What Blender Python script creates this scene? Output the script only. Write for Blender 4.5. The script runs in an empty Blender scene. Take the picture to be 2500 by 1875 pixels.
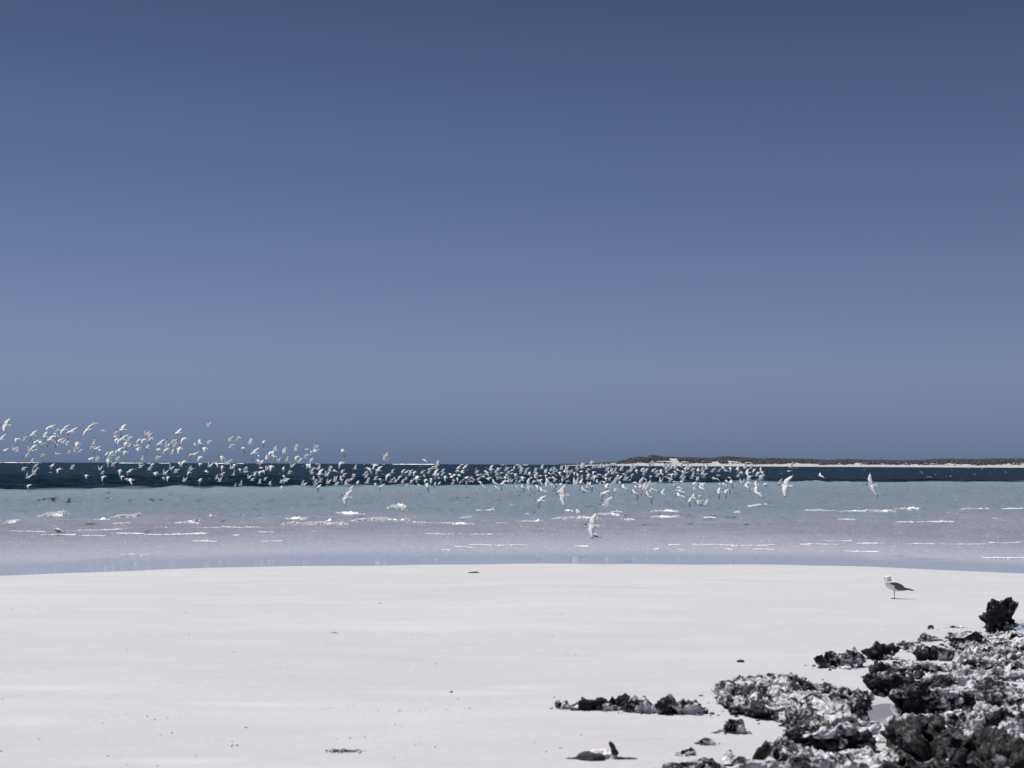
import bpy, bmesh, math, random
import numpy as np
from mathutils import Vector, Matrix, Euler

random.seed(7)
rng = np.random.default_rng(11)
SC = bpy.context.scene
COL = SC.collection

# ------------------------------------------------------------------ camera
EYE = 2.5
FPX = 3600.0                       # focal length in pixels of a 2500 px wide frame
PITCH = math.atan(196.5 / FPX)
ROLL = 0.0046
cam = bpy.data.cameras.new("camera")
cam.sensor_width = 36.0
cam.lens = 36.0 * FPX / 2500.0
cam.clip_start = 0.1
cam.clip_end = 200000.0
cam.dof.use_dof = True
cam.dof.focus_distance = 38.0
cam.dof.aperture_fstop = 4.6
camo = bpy.data.objects.new("camera", cam)
COL.objects.link(camo)
CM = Matrix.Rotation(math.radians(90) + PITCH, 3, 'X') @ Matrix.Rotation(ROLL, 3, 'Z')
camo.matrix_world = Matrix.Translation((0, 0, EYE)) @ CM.to_4x4()
SC.camera = camo

# ------------------------------------------------------------------ sky, sun, exposure
SUNV = Vector((-0.31, 0.28, 1.0)).normalized()
SUN_EL = math.asin(SUNV.z)
SUN_AZ = math.atan2(SUNV.x, SUNV.y)
world = bpy.data.worlds.new("World")
SC.world = world
world.use_nodes = True
wn = world.node_tree
bg = wn.nodes["Background"]
sky = wn.nodes.new("ShaderNodeTexSky")
sky.sky_type = 'NISHITA'
sky.sun_disc = False
sky.sun_elevation = SUN_EL
sky.sun_rotation = SUN_AZ
sky.air_density = 0.5
sky.dust_density = 0.0
sky.ozone_density = 3.0
tcw = wn.nodes.new("ShaderNodeTexCoord")
sepw = wn.nodes.new("ShaderNodeSeparateXYZ")
wn.links.new(tcw.outputs["Generated"], sepw.inputs[0])
rampw = wn.nodes.new("ShaderNodeValToRGB")      # the dull blue marine layer low over the sea
rampw.color_ramp.interpolation = 'LINEAR'
els = rampw.color_ramp.elements
els[0].position = 0.0
els[0].color = (0.25, 0.30, 0.48, 1)
els[1].position = 1.0
els[1].color = (0.72, 0.68, 0.68, 1)
for p_, c_ in ((0.0039, (0.278, 0.322, 0.502, 1)), (0.0094, (0.337, 0.364, 0.534, 1)), (0.0261, (0.478, 0.462, 0.594, 1)),
               (0.0621, (0.819, 0.691, 0.725, 1)), (0.09, (0.925, 0.772, 0.778, 1)), (0.1197, (0.977, 0.816, 0.806, 1)), (0.1708, (0.951, 0.824, 0.805, 1)),
               (0.2385, (0.877, 0.790, 0.781, 1)), (0.298, (0.720, 0.673, 0.678, 1))):
    e_ = els.new(p_)
    e_.color = c_
wn.links.new(sepw.outputs["Z"], rampw.inputs[0])
mulw = wn.nodes.new("ShaderNodeMix")
mulw.data_type = 'RGBA'
mulw.blend_type = 'MULTIPLY'
mulw.inputs[0].default_value = 1.0
wn.links.new(sky.outputs[0], mulw.inputs[6])
wn.links.new(rampw.outputs[0], mulw.inputs[7])
wn.links.new(mulw.outputs[2], bg.inputs[0])
bg.inputs[1].default_value = 0.065

sl = bpy.data.lights.new("sun", 'SUN')
sl.energy = 4.9
sl.angle = math.radians(0.5)
sl.color = (1.0, 0.97, 0.94)
slo = bpy.data.objects.new("sun", sl)
slo.rotation_euler = SUNV.to_track_quat('Z', 'Y').to_euler()
slo.location = (-20, 30, 60)
COL.objects.link(slo)

SC.view_settings.view_transform = 'Standard'
SC.view_settings.look = 'None'
SC.view_settings.exposure = 0.18
SC.view_settings.gamma = 1.0
SC.view_settings.use_curve_mapping = False
SC.cycles.max_bounces = 6
SC.cycles.diffuse_bounces = 3
SC.cycles.glossy_bounces = 3
SC.cycles.transparent_max_bounces = 8


# ------------------------------------------------------------------ helpers
def ray(px, py):
    """World direction through a point of the 2500 x 1875 frame, scaled so that y (depth) = 1."""
    d = CM @ Vector(((px - 1250.0) / FPX, -(py - 937.5) / FPX, -1.0))
    return d / d.y


def at(px, py, Y):
    d = ray(px, py)
    return Vector((d.x * Y, Y, EYE + d.z * Y))


def hz(px):
    """Row of the horizon at column px."""
    a, b = 900.0, 1300.0
    for _ in range(40):
        m = (a + b) / 2
        if ray(px, m).z > 0:
            a = m
        else:
            b = m
    return a


def _h(ix, iy, iz, seed):
    n = (ix * 374761393 + iy * 668265263 + iz * 1274126177 + seed * 974634777) & 0xFFFFFFFF
    n = ((n ^ (n >> 13)) * 1274126177) & 0xFFFFFFFF
    n = n ^ (n >> 16)
    return (n & 0xFFFFFF) / float(0xFFFFFF)


def vnoise(p, seed=0):
    """Value noise, p is (n,3), result -1..1."""
    i = np.floor(p).astype(np.int64)
    f = p - i
    f = f * f * f * (f * (f * 6 - 15) + 10)
    out = 0.0
    for dx in (0, 1):
        wx = f[:, 0] if dx else 1 - f[:, 0]
        for dy in (0, 1):
            wy = f[:, 1] if dy else 1 - f[:, 1]
            for dz in (0, 1):
                wz = f[:, 2] if dz else 1 - f[:, 2]
                out = out + wx * wy * wz * _h(i[:, 0] + dx, i[:, 1] + dy, i[:, 2] + dz, seed)
    return out * 2 - 1


def fbm(p, octv=4, seed=0, gain=0.5):
    a, s, t = 1.0, 0.0, 0.0
    q = p.copy()
    for o in range(octv):
        s = s + a * vnoise(q, seed + o * 17)
        t += a
        a *= gain
        q = q * 2.03 + 13.7
    return s / t


def worley(p, seed=0):
    i = np.floor(p).astype(np.int64)
    best = np.full(len(p), 9.0)
    for dx in (-1, 0, 1):
        for dy in (-1, 0, 1):
            for dz in (-1, 0, 1):
                c = i + np.array([dx, dy, dz])
                q = np.stack([c[:, k] + _h(c[:, 0], c[:, 1], c[:, 2], seed + 31 * (k + 1)) for k in range(3)], 1)
                best = np.minimum(best, ((q - p) ** 2).sum(1))
    return np.sqrt(best)


def sstep(a, b, x):
    t = np.clip((x - a) / (b - a), 0, 1)
    return t * t * (3 - 2 * t)


def n2(x, y, octv=3, seed=0):
    sh = np.shape(x)
    p = np.stack([np.ravel(x), np.ravel(y), np.zeros(np.size(x))], 1)
    return fbm(p, octv, seed).reshape(sh)


def mesh_np(name, V, F, smooth=True, attrs=None):
    """Mesh out of numpy arrays; F is (m,3) or (m,4)."""
    me = bpy.data.meshes.new(name)
    V = np.asarray(V, dtype=np.float32)
    F = np.asarray(F, dtype=np.int32)
    k = F.shape[1]
    me.vertices.add(len(V))
    me.vertices.foreach_set("co", V.ravel())
    me.loops.add(F.size)
    me.loops.foreach_set("vertex_index", F.ravel())
    me.polygons.add(len(F))
    me.polygons.foreach_set("loop_start", np.arange(0, F.size, k, dtype=np.int32))
    me.polygons.foreach_set("loop_total", np.full(len(F), k, dtype=np.int32))
    me.update(calc_edges=True)
    me.validate()
    if smooth:
        me.polygons.foreach_set("use_smooth", np.ones(len(me.polygons), dtype=bool))
    for an, av in (attrs or {}).items():
        at_ = me.attributes.new(an, 'FLOAT', 'POINT')
        at_.data.foreach_set("value", np.asarray(av, dtype=np.float32).ravel())
    me.update()
    return me


def grid_faces(ny, nx):
    a = (np.arange(ny - 1)[:, None] * nx + np.arange(nx - 1)[None, :]).ravel()
    return np.stack([a, a + 1, a + nx + 1, a + nx], 1)


def tag(o, label=None, cat=None, group=None, kind=None):
    if label:
        o["label"] = label
    if cat:
        o["category"] = cat
    if group:
        o["group"] = group
    if kind:
        o["kind"] = kind
    return o


def link(name, me, mat=None, parent=None):
    o = bpy.data.objects.new(name, me)
    COL.objects.link(o)
    if mat is not None and len(me.materials) == 0:
        me.materials.append(mat)
    if parent is not None:
        o.parent = parent
    return o


class NT:
    """Small helper for node materials."""

    def __init__(self, name):
        self.m = bpy.data.materials.new(name)
        self.m.use_nodes = True
        self.t = self.m.node_tree
        self.b = self.t.nodes["Principled BSDF"]
        self.out = self.t.nodes["Material Output"]

    def n(self, typ, **kw):
        nd = self.t.nodes.new(typ)
        for k, v in kw.items():
            setattr(nd, k, v)
        return nd

    def l(self, a, b):
        self.t.links.new(a, b)

    def coord(self, scale=(1, 1, 1), which="Object"):
        tc = self.n("ShaderNodeTexCoord")
        mp = self.n("ShaderNodeMapping")
        mp.inputs["Scale"].default_value = scale
        self.l(tc.outputs[which], mp.inputs[0])
        return mp.outputs[0]

    def noise(self, vec, scale, detail=4.0, rough=0.55):
        nd = self.n("ShaderNodeTexNoise")
        nd.inputs["Scale"].default_value = scale
        nd.inputs["Detail"].default_value = detail
        nd.inputs["Roughness"].default_value = rough
        self.l(vec, nd.inputs["Vector"])
        return nd.outputs["Fac"]

    def ramp(self, fac, stops, interp='LINEAR'):
        r = self.n("ShaderNodeValToRGB")
        r.color_ramp.interpolation = interp
        e = r.color_ramp.elements
        e[0].position, e[0].color = stops[0][0], tuple(stops[0][1]) + (1,)
        e[1].position, e[1].color = stops[-1][0], tuple(stops[-1][1]) + (1,)
        for p, c in stops[1:-1]:
            x = e.new(p)
            x.color = tuple(c) + (1,)
        self.l(fac, r.inputs[0])
        return r.outputs[0]

    def mix(self, fac, a, b, blend='MIX'):
        m = self.n("ShaderNodeMix", data_type='RGBA', blend_type=blend)
        for sock, v in ((m.inputs[0], fac), (m.inputs[6], a), (m.inputs[7], b)):
            if hasattr(v, "is_linked"):
                self.l(v, sock)
            elif isinstance(v, (int, float)):
                sock.default_value = v
            else:
                sock.default_value = tuple(v) + (1,)
        return m.outputs[2]

    def math(self, op, a, b=None):
        m = self.n("ShaderNodeMath", operation=op)
        for sock, v in ((m.inputs[0], a), (m.inputs[1], b)):
            if v is None:
                continue
            if hasattr(v, "is_linked"):
                self.l(v, sock)
            else:
                sock.default_value = v
        return m.outputs[0]

    def attr(self, name):
        a = self.n("ShaderNodeAttribute")
        a.attribute_name = name
        return a.outputs["Fac"]

    def bump(self, h, strength, dist, prev=None):
        b = self.n("ShaderNodeBump")
        b.inputs["Strength"].default_value = strength
        b.inputs["Distance"].default_value = dist
        self.l(h, b.inputs["Height"])
        if prev is not None:
            self.l(prev, b.inputs["Normal"])
        return b.outputs[0]

    def set(self, **kw):
        for k, v in kw.items():
            s = self.b.inputs[k.replace("_", " ")]
            if hasattr(v, "is_linked"):
                self.l(v, s)
            elif isinstance(v, (int, float)):
                s.default_value = v
            else:
                s.default_value = tuple(v) + (1,) if len(v) == 3 and s.type == 'RGBA' else v
        return self


def plain(name, col, rough=0.8, spec=0.2):
    t = NT(name)
    v = t.coord()
    n_ = t.noise(v, 60.0, 3.0)
    c = t.mix(n_, [x * 0.86 for x in col], [min(1, x * 1.12) for x in col])
    t.set(Base_Color=c, Roughness=rough)
    t.b.inputs["Specular IOR Level"].default_value = spec
    return t.m


# ------------------------------------------------------------------ ground
_SX = np.array([-200, -60, -25, -18, -11.3, -7.5, 0, 6.8, 9.7, 12.1, 16, 25, 60, 200.0])
_SY = np.array([10, 20, 25, 29, 32.6, 35.6, 37.5, 37.7, 36.8, 34.9, 31, 26, 20, 10.0])


def shore(X):
    X = np.asarray(X, dtype=float)
    s = 0.0
    for o in np.linspace(-2.4, 2.4, 9):
        s = s + np.interp(X + o, _SX, _SY)
    s = s / 9.0
    return s + 0.10 * np.sin(X * 0.9 + 1.0) + 0.06 * np.sin(X * 2.3)


POOLS = []           # (x, y, rx, ry, water level), filled below


def ground_z(X, Y):
    X = np.asarray(X, dtype=float)
    Y = np.asarray(Y, dtype=float)
    u = shore(X) - Y
    a = 0.0457 * u
    k = 0.06
    z = -k * np.logaddexp(-a / k, -1.0 / k)
    z = np.where(u < 0, np.maximum(0.04 * u, -3.0), z)
    w = sstep(1.0, 9.0, u)
    z = z + w * (0.018 * np.sin(X * 0.55 + Y * 0.35) + 0.012 * np.sin(X * 1.1 - Y * 0.9 + 2.0))
    for (x, y, rx, ry, lv) in POOLS:
        r = ((X - x) / rx) ** 2 + ((Y - y) / ry) ** 2
        an = np.arctan2((Y - y) / ry, (X - x) / rx)
        r = r * (1 + 0.3 * np.sin(3 * an + 1.0) + 0.2 * np.sin(5 * an)) ** 2
        z = z - 0.07 * np.exp(-r * 0.9)
    return z


def hit(px, py):
    """Where the view ray through px, py meets the sand (or the sea)."""
    d = ray(px, py)
    ys = np.linspace(4.0, 240.0, 24000)
    zr = EYE + d.z * ys
    zg = np.maximum(ground_z(d.x * ys, ys), 0.0)
    idx = np.argmax(zr <= zg)
    Y = ys[idx]
    return Vector((d.x * Y, Y, float(zg[idx])))


for (px, py, rx, ry) in ((2152, 1738, 0.20, 0.30), (2560, 1527, 0.22, 0.35)):
    p = hit(px, py)
    POOLS.append((p.x, p.y, rx, ry, p.z - 0.022))


def axis(parts):
    out = []
    for a, b, st in parts:
        out.append(np.arange(a, b, st))
    out.append(np.array([parts[-1][1]]))
    return np.concatenate(out)


xs = axis([(-160, -40, 4.0), (-40, -16, 0.5), (-16, 16, 0.08), (16, 40, 0.5), (40, 160, 4.0)])
ys = axis([(-60, 0, 4.0), (0, 5, 0.5), (5, 14, 0.06), (14, 44, 0.12), (44, 90, 1.0)])
GX, GY = np.meshgrid(xs, ys)
GZ = ground_z(GX, GY)
near = sstep(60, 20, GY) * sstep(0, 6, shore(GX) - GY)
GZ = GZ + near * (0.006 * n2(GX * 1.3, GY * 1.3, 3, 5) + 0.006 * n2(GX * 4.5, GY * 6, 3, 9))
U = shore(GX) - GY
wet = 1.0 - sstep(0.0, 0.9, U + 0.3 * n2(GX * 0.9, GY * 0.9, 3, 3))
for (x, y, rx, ry, lv) in POOLS:
    r = ((GX - x) / rx) ** 2 + ((GY - y) / ry) ** 2
    wet = np.maximum(wet, np.exp(-r * 0.35) * 0.8)
BLEACH = 0.0
for (px, py, wx, wy) in ((1120, 1692, 190, 7), (1290, 1676, 90, 6), (70, 1762, 110, 12), (420, 1858, 200, 8), (60, 1680, 160, 5), (640, 1722, 180, 5)):
    p_ = hit(px, py)
    dy_ = abs(hit(px, py + wy).y - p_.y)
    dx_ = wx * p_.y / FPX
    BLEACH = BLEACH + np.exp(-((GX - p_.x) / dx_) ** 2 - ((GY - p_.y) / dy_) ** 2)
BLEACH = np.clip(BLEACH * (0.9 + 0.6 * n2(GX * 2.5, GY * 2.5, 3, 61)), 0, 1)
SAND = mesh_np("sand", np.stack([GX.ravel(), GY.ravel(), GZ.ravel()], 1), grid_faces(len(ys), len(xs)),
               attrs={"wet": wet, "bleach": BLEACH})

t = NT("pale_sand")
v = t.coord()
big = t.noise(t.coord((0.25, 0.7, 0.5)), 1.0, 5.0, 0.6)
streak = t.noise(t.coord((0.8, 2.2, 1)), 1.0, 7.0, 0.7)
fine = t.noise(t.coord((0.7, 1.2, 1.0)), 22.0, 6.0, 0.72)
grain = t.math('ADD', t.math('MULTIPLY', t.noise(v, 260.0, 2.0, 0.6), 0.45), t.math('MULTIPLY', t.noise(t.coord((26.0, 42.0, 26.0)), 1.0, 4.0, 0.75), 0.55))
c = t.ramp(big, [(0.25, (0.412, 0.409, 0.427)), (0.5, (0.438, 0.435, 0.450)), (0.75, (0.473, 0.472, 0.480))])
c = t.mix(0.45, c, t.ramp(streak, [(0.3, (0.90, 0.90, 0.905)), (0.5, (1.0, 1.0, 1.0)), (0.72, (1.05, 1.05, 1.05))]), 'MULTIPLY')
c = t.mix(0.6, c, t.ramp(grain, [(0.30, (0.80, 0.80, 0.81)), (0.68, (1.12, 1.12, 1.12))]), 'MULTIPLY')
dimple_shade = t.noise(t.coord((5.0, 9.0, 1)), 1.0, 5.0, 0.7)  # shading of small dimples, painted into the sand colour
c = t.mix(0.8, c, t.ramp(dimple_shade, [(0.28, (0.84, 0.84, 0.85)), (0.40, (1, 1, 1)), (0.62, (1, 1, 1)), (0.74, (1.06, 1.06, 1.06))]), 'MULTIPLY')
c = t.mix(t.math("MULTIPLY", t.attr("bleach"), 0.4), c, (0.558, 0.559, 0.559))
wetf = t.attr("wet")
c = t.mix(wetf, c, (0.323, 0.319, 0.352))
rg = t.n("ShaderNodeMapRange")
rg.inputs[3].default_value = 0.95
rg.inputs[4].default_value = 0.34
t.l(wetf, rg.inputs[0])
h1 = t.bump(t.math('ADD', fine, t.math('MULTIPLY', streak, 1.2)), 0.6, 0.016)
h2 = t.bump(grain, 0.25, 0.004, h1)
t.set(Base_Color=c, Roughness=rg.outputs[0], Normal=h2)
t.b.inputs["Specular IOR Level"].default_value = 0.15
M_SAND = t.m
so = link("sand", SAND, M_SAND)
tag(so, "pale fine sand of the beach sloping down to the water", kind="structure")


# ------------------------------------------------------------------ sea
def deep_edge(X):
    return np.interp(X, [-140, -45, -33.8, -23, 7.6, 39.5, 80, 140], [60, 131, 143, 153, 183, 219, 240, 262])


def mid_edge(X):
    return np.interp(X, [-60, -25, 0, 24, 60], [63, 69, 72.6, 80, 88])


def zones(X, Y):
    w1 = n2(X * 0.10, Y * 0.05, 4, 41)
    w2 = n2(X * 0.35, Y * 0.10, 4, 43)
    turq = sstep(-9, 9, Y - mid_edge(X) + 7 * w1 + 5 * w2)
    deep = sstep(-6.5, 6.5, Y - deep_edge(X) + 5 * w1 + 4 * w2)
    return turq, deep


WAVES = []
wr = np.random.default_rng(5)
for i in range(26):
    lam = 0.7 * (1.19 ** i) if i < 14 else wr.uniform(1.0, 6.0)
    th = wr.normal(-math.pi / 2 + 0.25, 0.42)
    WAVES.append((2 * math.pi / lam * math.cos(th), 2 * math.pi / lam * math.sin(th), wr.uniform(0, 6.28), 0.011 * lam ** 0.75))


def wave_z(X, Y):
    off = Y - shore(X)
    amp = 0.02 * sstep(1.5, 5.0, off) + 0.62 * sstep(5, 24, off) + 0.5 * sstep(30, 70, off) + 0.25 * sstep(80, 140, off)
    z = 0.0
    for kx, ky, ph, a in WAVES:
        z = z + a * np.sin(kx * X + ky * Y + ph)
    z = z * (0.75 + 0.5 * n2(X * 0.15, Y * 0.15, 2, 71))
    z = 0.5 * z + 0.9 * np.maximum(z, 0) ** 1.3
    return amp * z


# breaking crests and foam lines: x0, x1, y, thickness (in the frame of the photograph)
FOAM = [(97, 170, 1261, 12), (226, 275, 1271, 10), (275, 348, 1263, 10), (275, 323, 1277, 7), (12, 46, 1280, 10),
        (420, 497, 1280, 10), (466, 535, 1267, 12), (690, 753, 1269, 9), (809, 892, 1255, 11), (852, 1002, 1272, 10),
        (793, 812, 1274, 8), (540, 700, 1286, 5), (690, 857, 1282, 6), (380, 545, 1288, 4), (0, 115, 1299, 4),
        (154, 280, 1295, 4), (275, 398, 1292, 4), (108, 180, 1306, 4), (200, 258, 1306, 3), (282, 352, 1302, 4),
        (357, 500, 1303, 4), (630, 672, 1298, 4), (640, 687, 1321, 4), (565, 588, 1308, 3), (945, 997, 1246, 10),
        (990, 1160, 1277, 6), (1158, 1210, 1248, 10), (1124, 1153, 1265, 8), (1277, 1291, 1256, 10),
        (1246, 1327, 1273, 8), (1205, 1246, 1279, 4), (1031, 1110, 1307, 3), (1120, 1203, 1306, 3),
        (1076, 1099, 1343, 3), (1110, 1155, 1336, 4), (1144, 1200, 1331, 4), (1207, 1289, 1332, 4),
        (1374, 1420, 1251, 12), (1451, 1522, 1258, 9), (1346, 1468, 1268, 9), (1515, 1551, 1269, 5),
        (1404, 1437, 1334, 4), (1580, 1670, 1255, 11), (1589, 1664, 1262, 9), (1490, 1522, 1256, 7),
        (1717, 1748, 1266, 5), (1825, 1860, 1241, 5), (1858, 1876, 1238, 8), (1793, 1807, 1252, 5),
        (1692, 1790, 1330, 4), (1780, 1900, 1332, 4), (1769, 1787, 1341, 3), (1838, 1890, 1342, 3),
        (1597, 1612, 1341, 3), (1655, 1668, 1342, 3), (1634, 1661, 1330, 3), (1960, 2049, 1250, 8),
        (2045, 2190, 1249, 6), (2180, 2250, 1244, 9), (2337, 2418, 1245, 8), (2046, 2093, 1273, 5),
        (2190, 2231, 1275, 4), (2418, 2440, 1268, 5), (1995, 2082, 1320, 4), (1954, 2046, 1330, 5),
        (2090, 2160, 1327, 5), (2209, 2288, 1328, 6), (2410, 2520, 1325, 6), (2068, 2147, 1347, 4),
        (2400, 2530, 1362, 2), (2300, 2400, 1329, 3), (2240, 2330, 1276, 3), (2440, 2520, 1243, 5),
        (300, 322, 1355, 3), (350, 362, 1356, 2), (20, 90, 1312, 3), (470, 530, 1322, 2)]
CREST = []
for (x0, x1, y, h) in FOAM:
    d0, d1 = ray(x0, y), ray(x1, y)
    Y0 = EYE / -((d0.z + d1.z) / 2)
    X0, X1 = d0.x * Y0, d1.x * Y0
    CREST.append((X0, X1, Y0, h * Y0 / FPX))

xs = axis([(-160, -70, 2.0), (-70, 70, 0.27), (70, 160, 2.0)])
ylist = [24.0]
while ylist[-1] < 275:
    ylist.append(ylist[-1] * 1.0042)
ys = np.array(ylist)
GX, GY = np.meshgrid(xs, ys)
GZ = wave_z(GX, GY)
for (X0, X1, Y0, hh) in CREST:
    if hh < 0.10:
        continue
    r = (np.abs(ys - Y0) < 4).nonzero()[0]
    cidx = ((xs > X0 - 1.5) & (xs < X1 + 1.5)).nonzero()[0]
    if len(r) == 0 or len(cidx) == 0:
        continue
    sub = np.ix_(r, cidx)
    m = 0.5 * (np.tanh((GX[sub] - X0) / 0.5) - np.tanh((GX[sub] - X1) / 0.5))
    dy = GY[sub] - Y0 - 0.35
    GZ[sub] += 0.55 * hh * np.clip(m, 0, 1) * np.exp(-np.where(dy < 0, (dy / 0.4) ** 2, (dy / 1.2) ** 2))
TQ, DP = zones(GX, GY)
OFF = GY - shore(GX)
RIP = sstep(2.5, 7.0, OFF + 1.2 * n2(GX * 0.5, GY * 0.4, 3, 15))
SEA = mesh_np("sea", np.stack([GX.ravel(), GY.ravel(), GZ.ravel()], 1), grid_faces(len(ys), len(xs)),
              attrs={"turq": TQ, "deep": DP, "shelf": sstep(3.0, 24.0, OFF), "bank": np.exp(-((GY - deep_edge(GX) + 16) / 22) ** 2), "ripple": RIP})

t = NT("sea_water")
lil = t.noise(t.coord((0.5, 0.35, 1)), 1.0, 5.0, 0.6)
pat = t.noise(t.coord((1.6, 0.9, 1)), 1.0, 6.0, 0.7)
shal = t.ramp(lil, [(0.3, (0.191, 0.196, 0.241)), (0.7, (0.244, 0.248, 0.281))])
turq = t.ramp(pat, [(0.25, (0.135, 0.168, 0.207)), (0.5, (0.167, 0.204, 0.243)), (0.75, (0.200, 0.236, 0.272))])
deepp = t.noise(t.coord((0.10, 0.055, 1)), 1.0, 6.0, 0.7)
deep = t.ramp(deepp, [(0.35, (0.003, 0.008, 0.014)), (0.55, (0.005, 0.015, 0.025)), (0.75, (0.011, 0.032, 0.047))])
# the water is nearly clear over the wet sand at its edge, so the film there takes the sand's own tone
edge = t.mix(t.attr("shelf"), (0.368, 0.368, 0.414), shal)
turq = t.mix(t.math("MULTIPLY", t.attr("bank"), 0.75), turq, (0.177, 0.252, 0.283))
c = t.mix(t.attr("turq"), edge, turq)
c = t.mix(t.attr("deep"), c, deep)
v = t.coord((1.0, 0.45, 1.0))
r1 = t.noise(v, 2.6, 5.0, 0.65)
r2 = t.noise(v, 11.0, 4.0, 0.65)
hsum = t.math('MULTIPLY', t.math('ADD', t.math('MULTIPLY', r1, 2.0), t.math('MULTIPLY', r2, 0.5)), t.attr("ripple"))
nb = t.bump(hsum, 0.9, 0.085)
v3 = t.coord((1.0, 0.12, 1.0))
r3 = t.noise(v3, 3.0, 2.0, 0.5)
nb = t.bump(r3, 0.10, 0.004, nb)
sp = t.noise(t.coord((7.0, 1.6, 1)), 1.0, 3.0, 0.6)
spk = t.ramp(sp, [(0.3, (0.92, 0.92, 0.93)), (0.5, (1, 1, 1)), (0.72, (1.07, 1.065, 1.055))])
c = t.mix(t.attr("ripple"), c, t.mix(1.0, c, spk, 'MULTIPLY'))
mr = t.n("ShaderNodeMapRange")
mr.inputs[3].default_value = 1.33
mr.inputs[4].default_value = 1.10
t.l(t.attr("ripple"), mr.inputs[0])
mr2 = t.n("ShaderNodeMapRange")
mr2.inputs[3].default_value = 0.05
mr2.inputs[4].default_value = 0.22
t.l(t.attr("ripple"), mr2.inputs[0])
ior = t.math('SUBTRACT', mr.outputs[0], t.math('MULTIPLY', t.attr("deep"), 0.075))
t.set(Base_Color=c, Roughness=mr2.outputs[0], Normal=nb, IOR=ior)
t.set(Subsurface_Weight=t.math('MULTIPLY', t.attr("ripple"), 0.7), Subsurface_Scale=1.0)
t.b.subsurface_method = 'BURLEY'
t.b.inputs["Subsurface Radius"].default_value = (0.45, 0.6, 0.65)
M_SEA = t.m
o = link("sea", SEA, M_SEA)
tag(o, "sea water turning from lilac shallows to turquoise and dark blue", kind="structure")

t = NT("open_sea_water")
deepp = t.noise(t.coord((0.10, 0.03, 1)), 1.0, 7.0, 0.72)
deep = t.ramp(deepp, [(0.35, (0.003, 0.008, 0.014)), (0.55, (0.005, 0.015, 0.025)), (0.75, (0.011, 0.032, 0.047))])
nb = t.bump(t.noise(t.coord((1, 0.4, 1)), 0.8, 6.0, 0.65), 1.0, 0.5)
t.set(Base_Color=deep, Roughness=0.3, Normal=nb, IOR=1.03)
M_OPEN = t.m
ylist = [275.0 * 1.0]
ylist[0] = float(ys[-1])
while ylist[-1] < 90000:
    ylist.append(ylist[-1] * 1.06)
oy = np.array(ylist)
ox = np.concatenate([-np.geomspace(90000, 20, 40), [0], np.geomspace(20, 90000, 40)])
GX, GY = np.meshgrid(ox, oy)
o = link("open_sea", mesh_np("open_sea", np.stack([GX.ravel(), GY.ravel(), np.zeros(GX.size)], 1),
                             grid_faces(len(oy), len(ox))), M_OPEN)
tag(o, "dark blue open sea reaching to the horizon", kind="structure")

# tide pools between the rocks
t = NT("pool_water")
t.set(Base_Color=(0.25, 0.25, 0.295), Roughness=0.03, IOR=1.33)
nb = t.bump(t.noise(t.coord((1, 0.5, 1)), 14.0, 2.0), 0.08, 0.005)
t.set(Normal=nb)
M_POOL = t.m
for (x, y, rx, ry, lv) in POOLS:
    a = np.linspace(0, 2 * math.pi, 40, endpoint=False)
    V = [(0, 0, 0)] + [(2.2 * rx * math.cos(q), 2.2 * ry * math.sin(q), 0) for q in a]
    F = [(0, i + 1, (i + 1) % 40 + 1) for i in range(40)]
    o = link("tide_pool_water", mesh_np("tide_pool_water", V, F), M_POOL)
    o.location = (x, y, lv)
    tag(o, "shallow still water in a sand hollow among the reef rocks", kind="structure")

# ------------------------------------------------------------------ foam
def ico_raw(sub):
    b = bmesh.new()
    bmesh.ops.create_icosphere(b, subdivisions=sub, radius=1.0)
    r_ = (np.array([v_.co[:] for v_ in b.verts]), np.array([[v_.index for v_ in f_.verts] for f_ in b.faces]))
    b.free()
    return r_


t = NT("white_foam")
v = t.coord()
nn = t.noise(v, 22.0, 4.0, 0.7)
t.set(Base_Color=t.ramp(nn, [(0.3, (0.80, 0.81, 0.83)), (0.6, (0.93, 0.93, 0.935))]), Roughness=0.55, Normal=t.bump(nn, 0.6, 0.03))
M_FOAM = t.m


class Soup:
    def __init__(self):
        self.V, self.F, self.n = [], [], 0

    def add(self, V, F):
        V = np.asarray(V, float)
        self.V.append(V)
        F = np.asarray(F)
        if F.shape[1] == 4:
            F = np.concatenate([F[:, [0, 1, 2]], F[:, [0, 2, 3]]])
        self.F.append(F + self.n)
        self.n += len(V)

    def mesh(self, name, smooth=True):
        return mesh_np(name, np.concatenate(self.V), np.concatenate(self.F), smooth)


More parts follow.
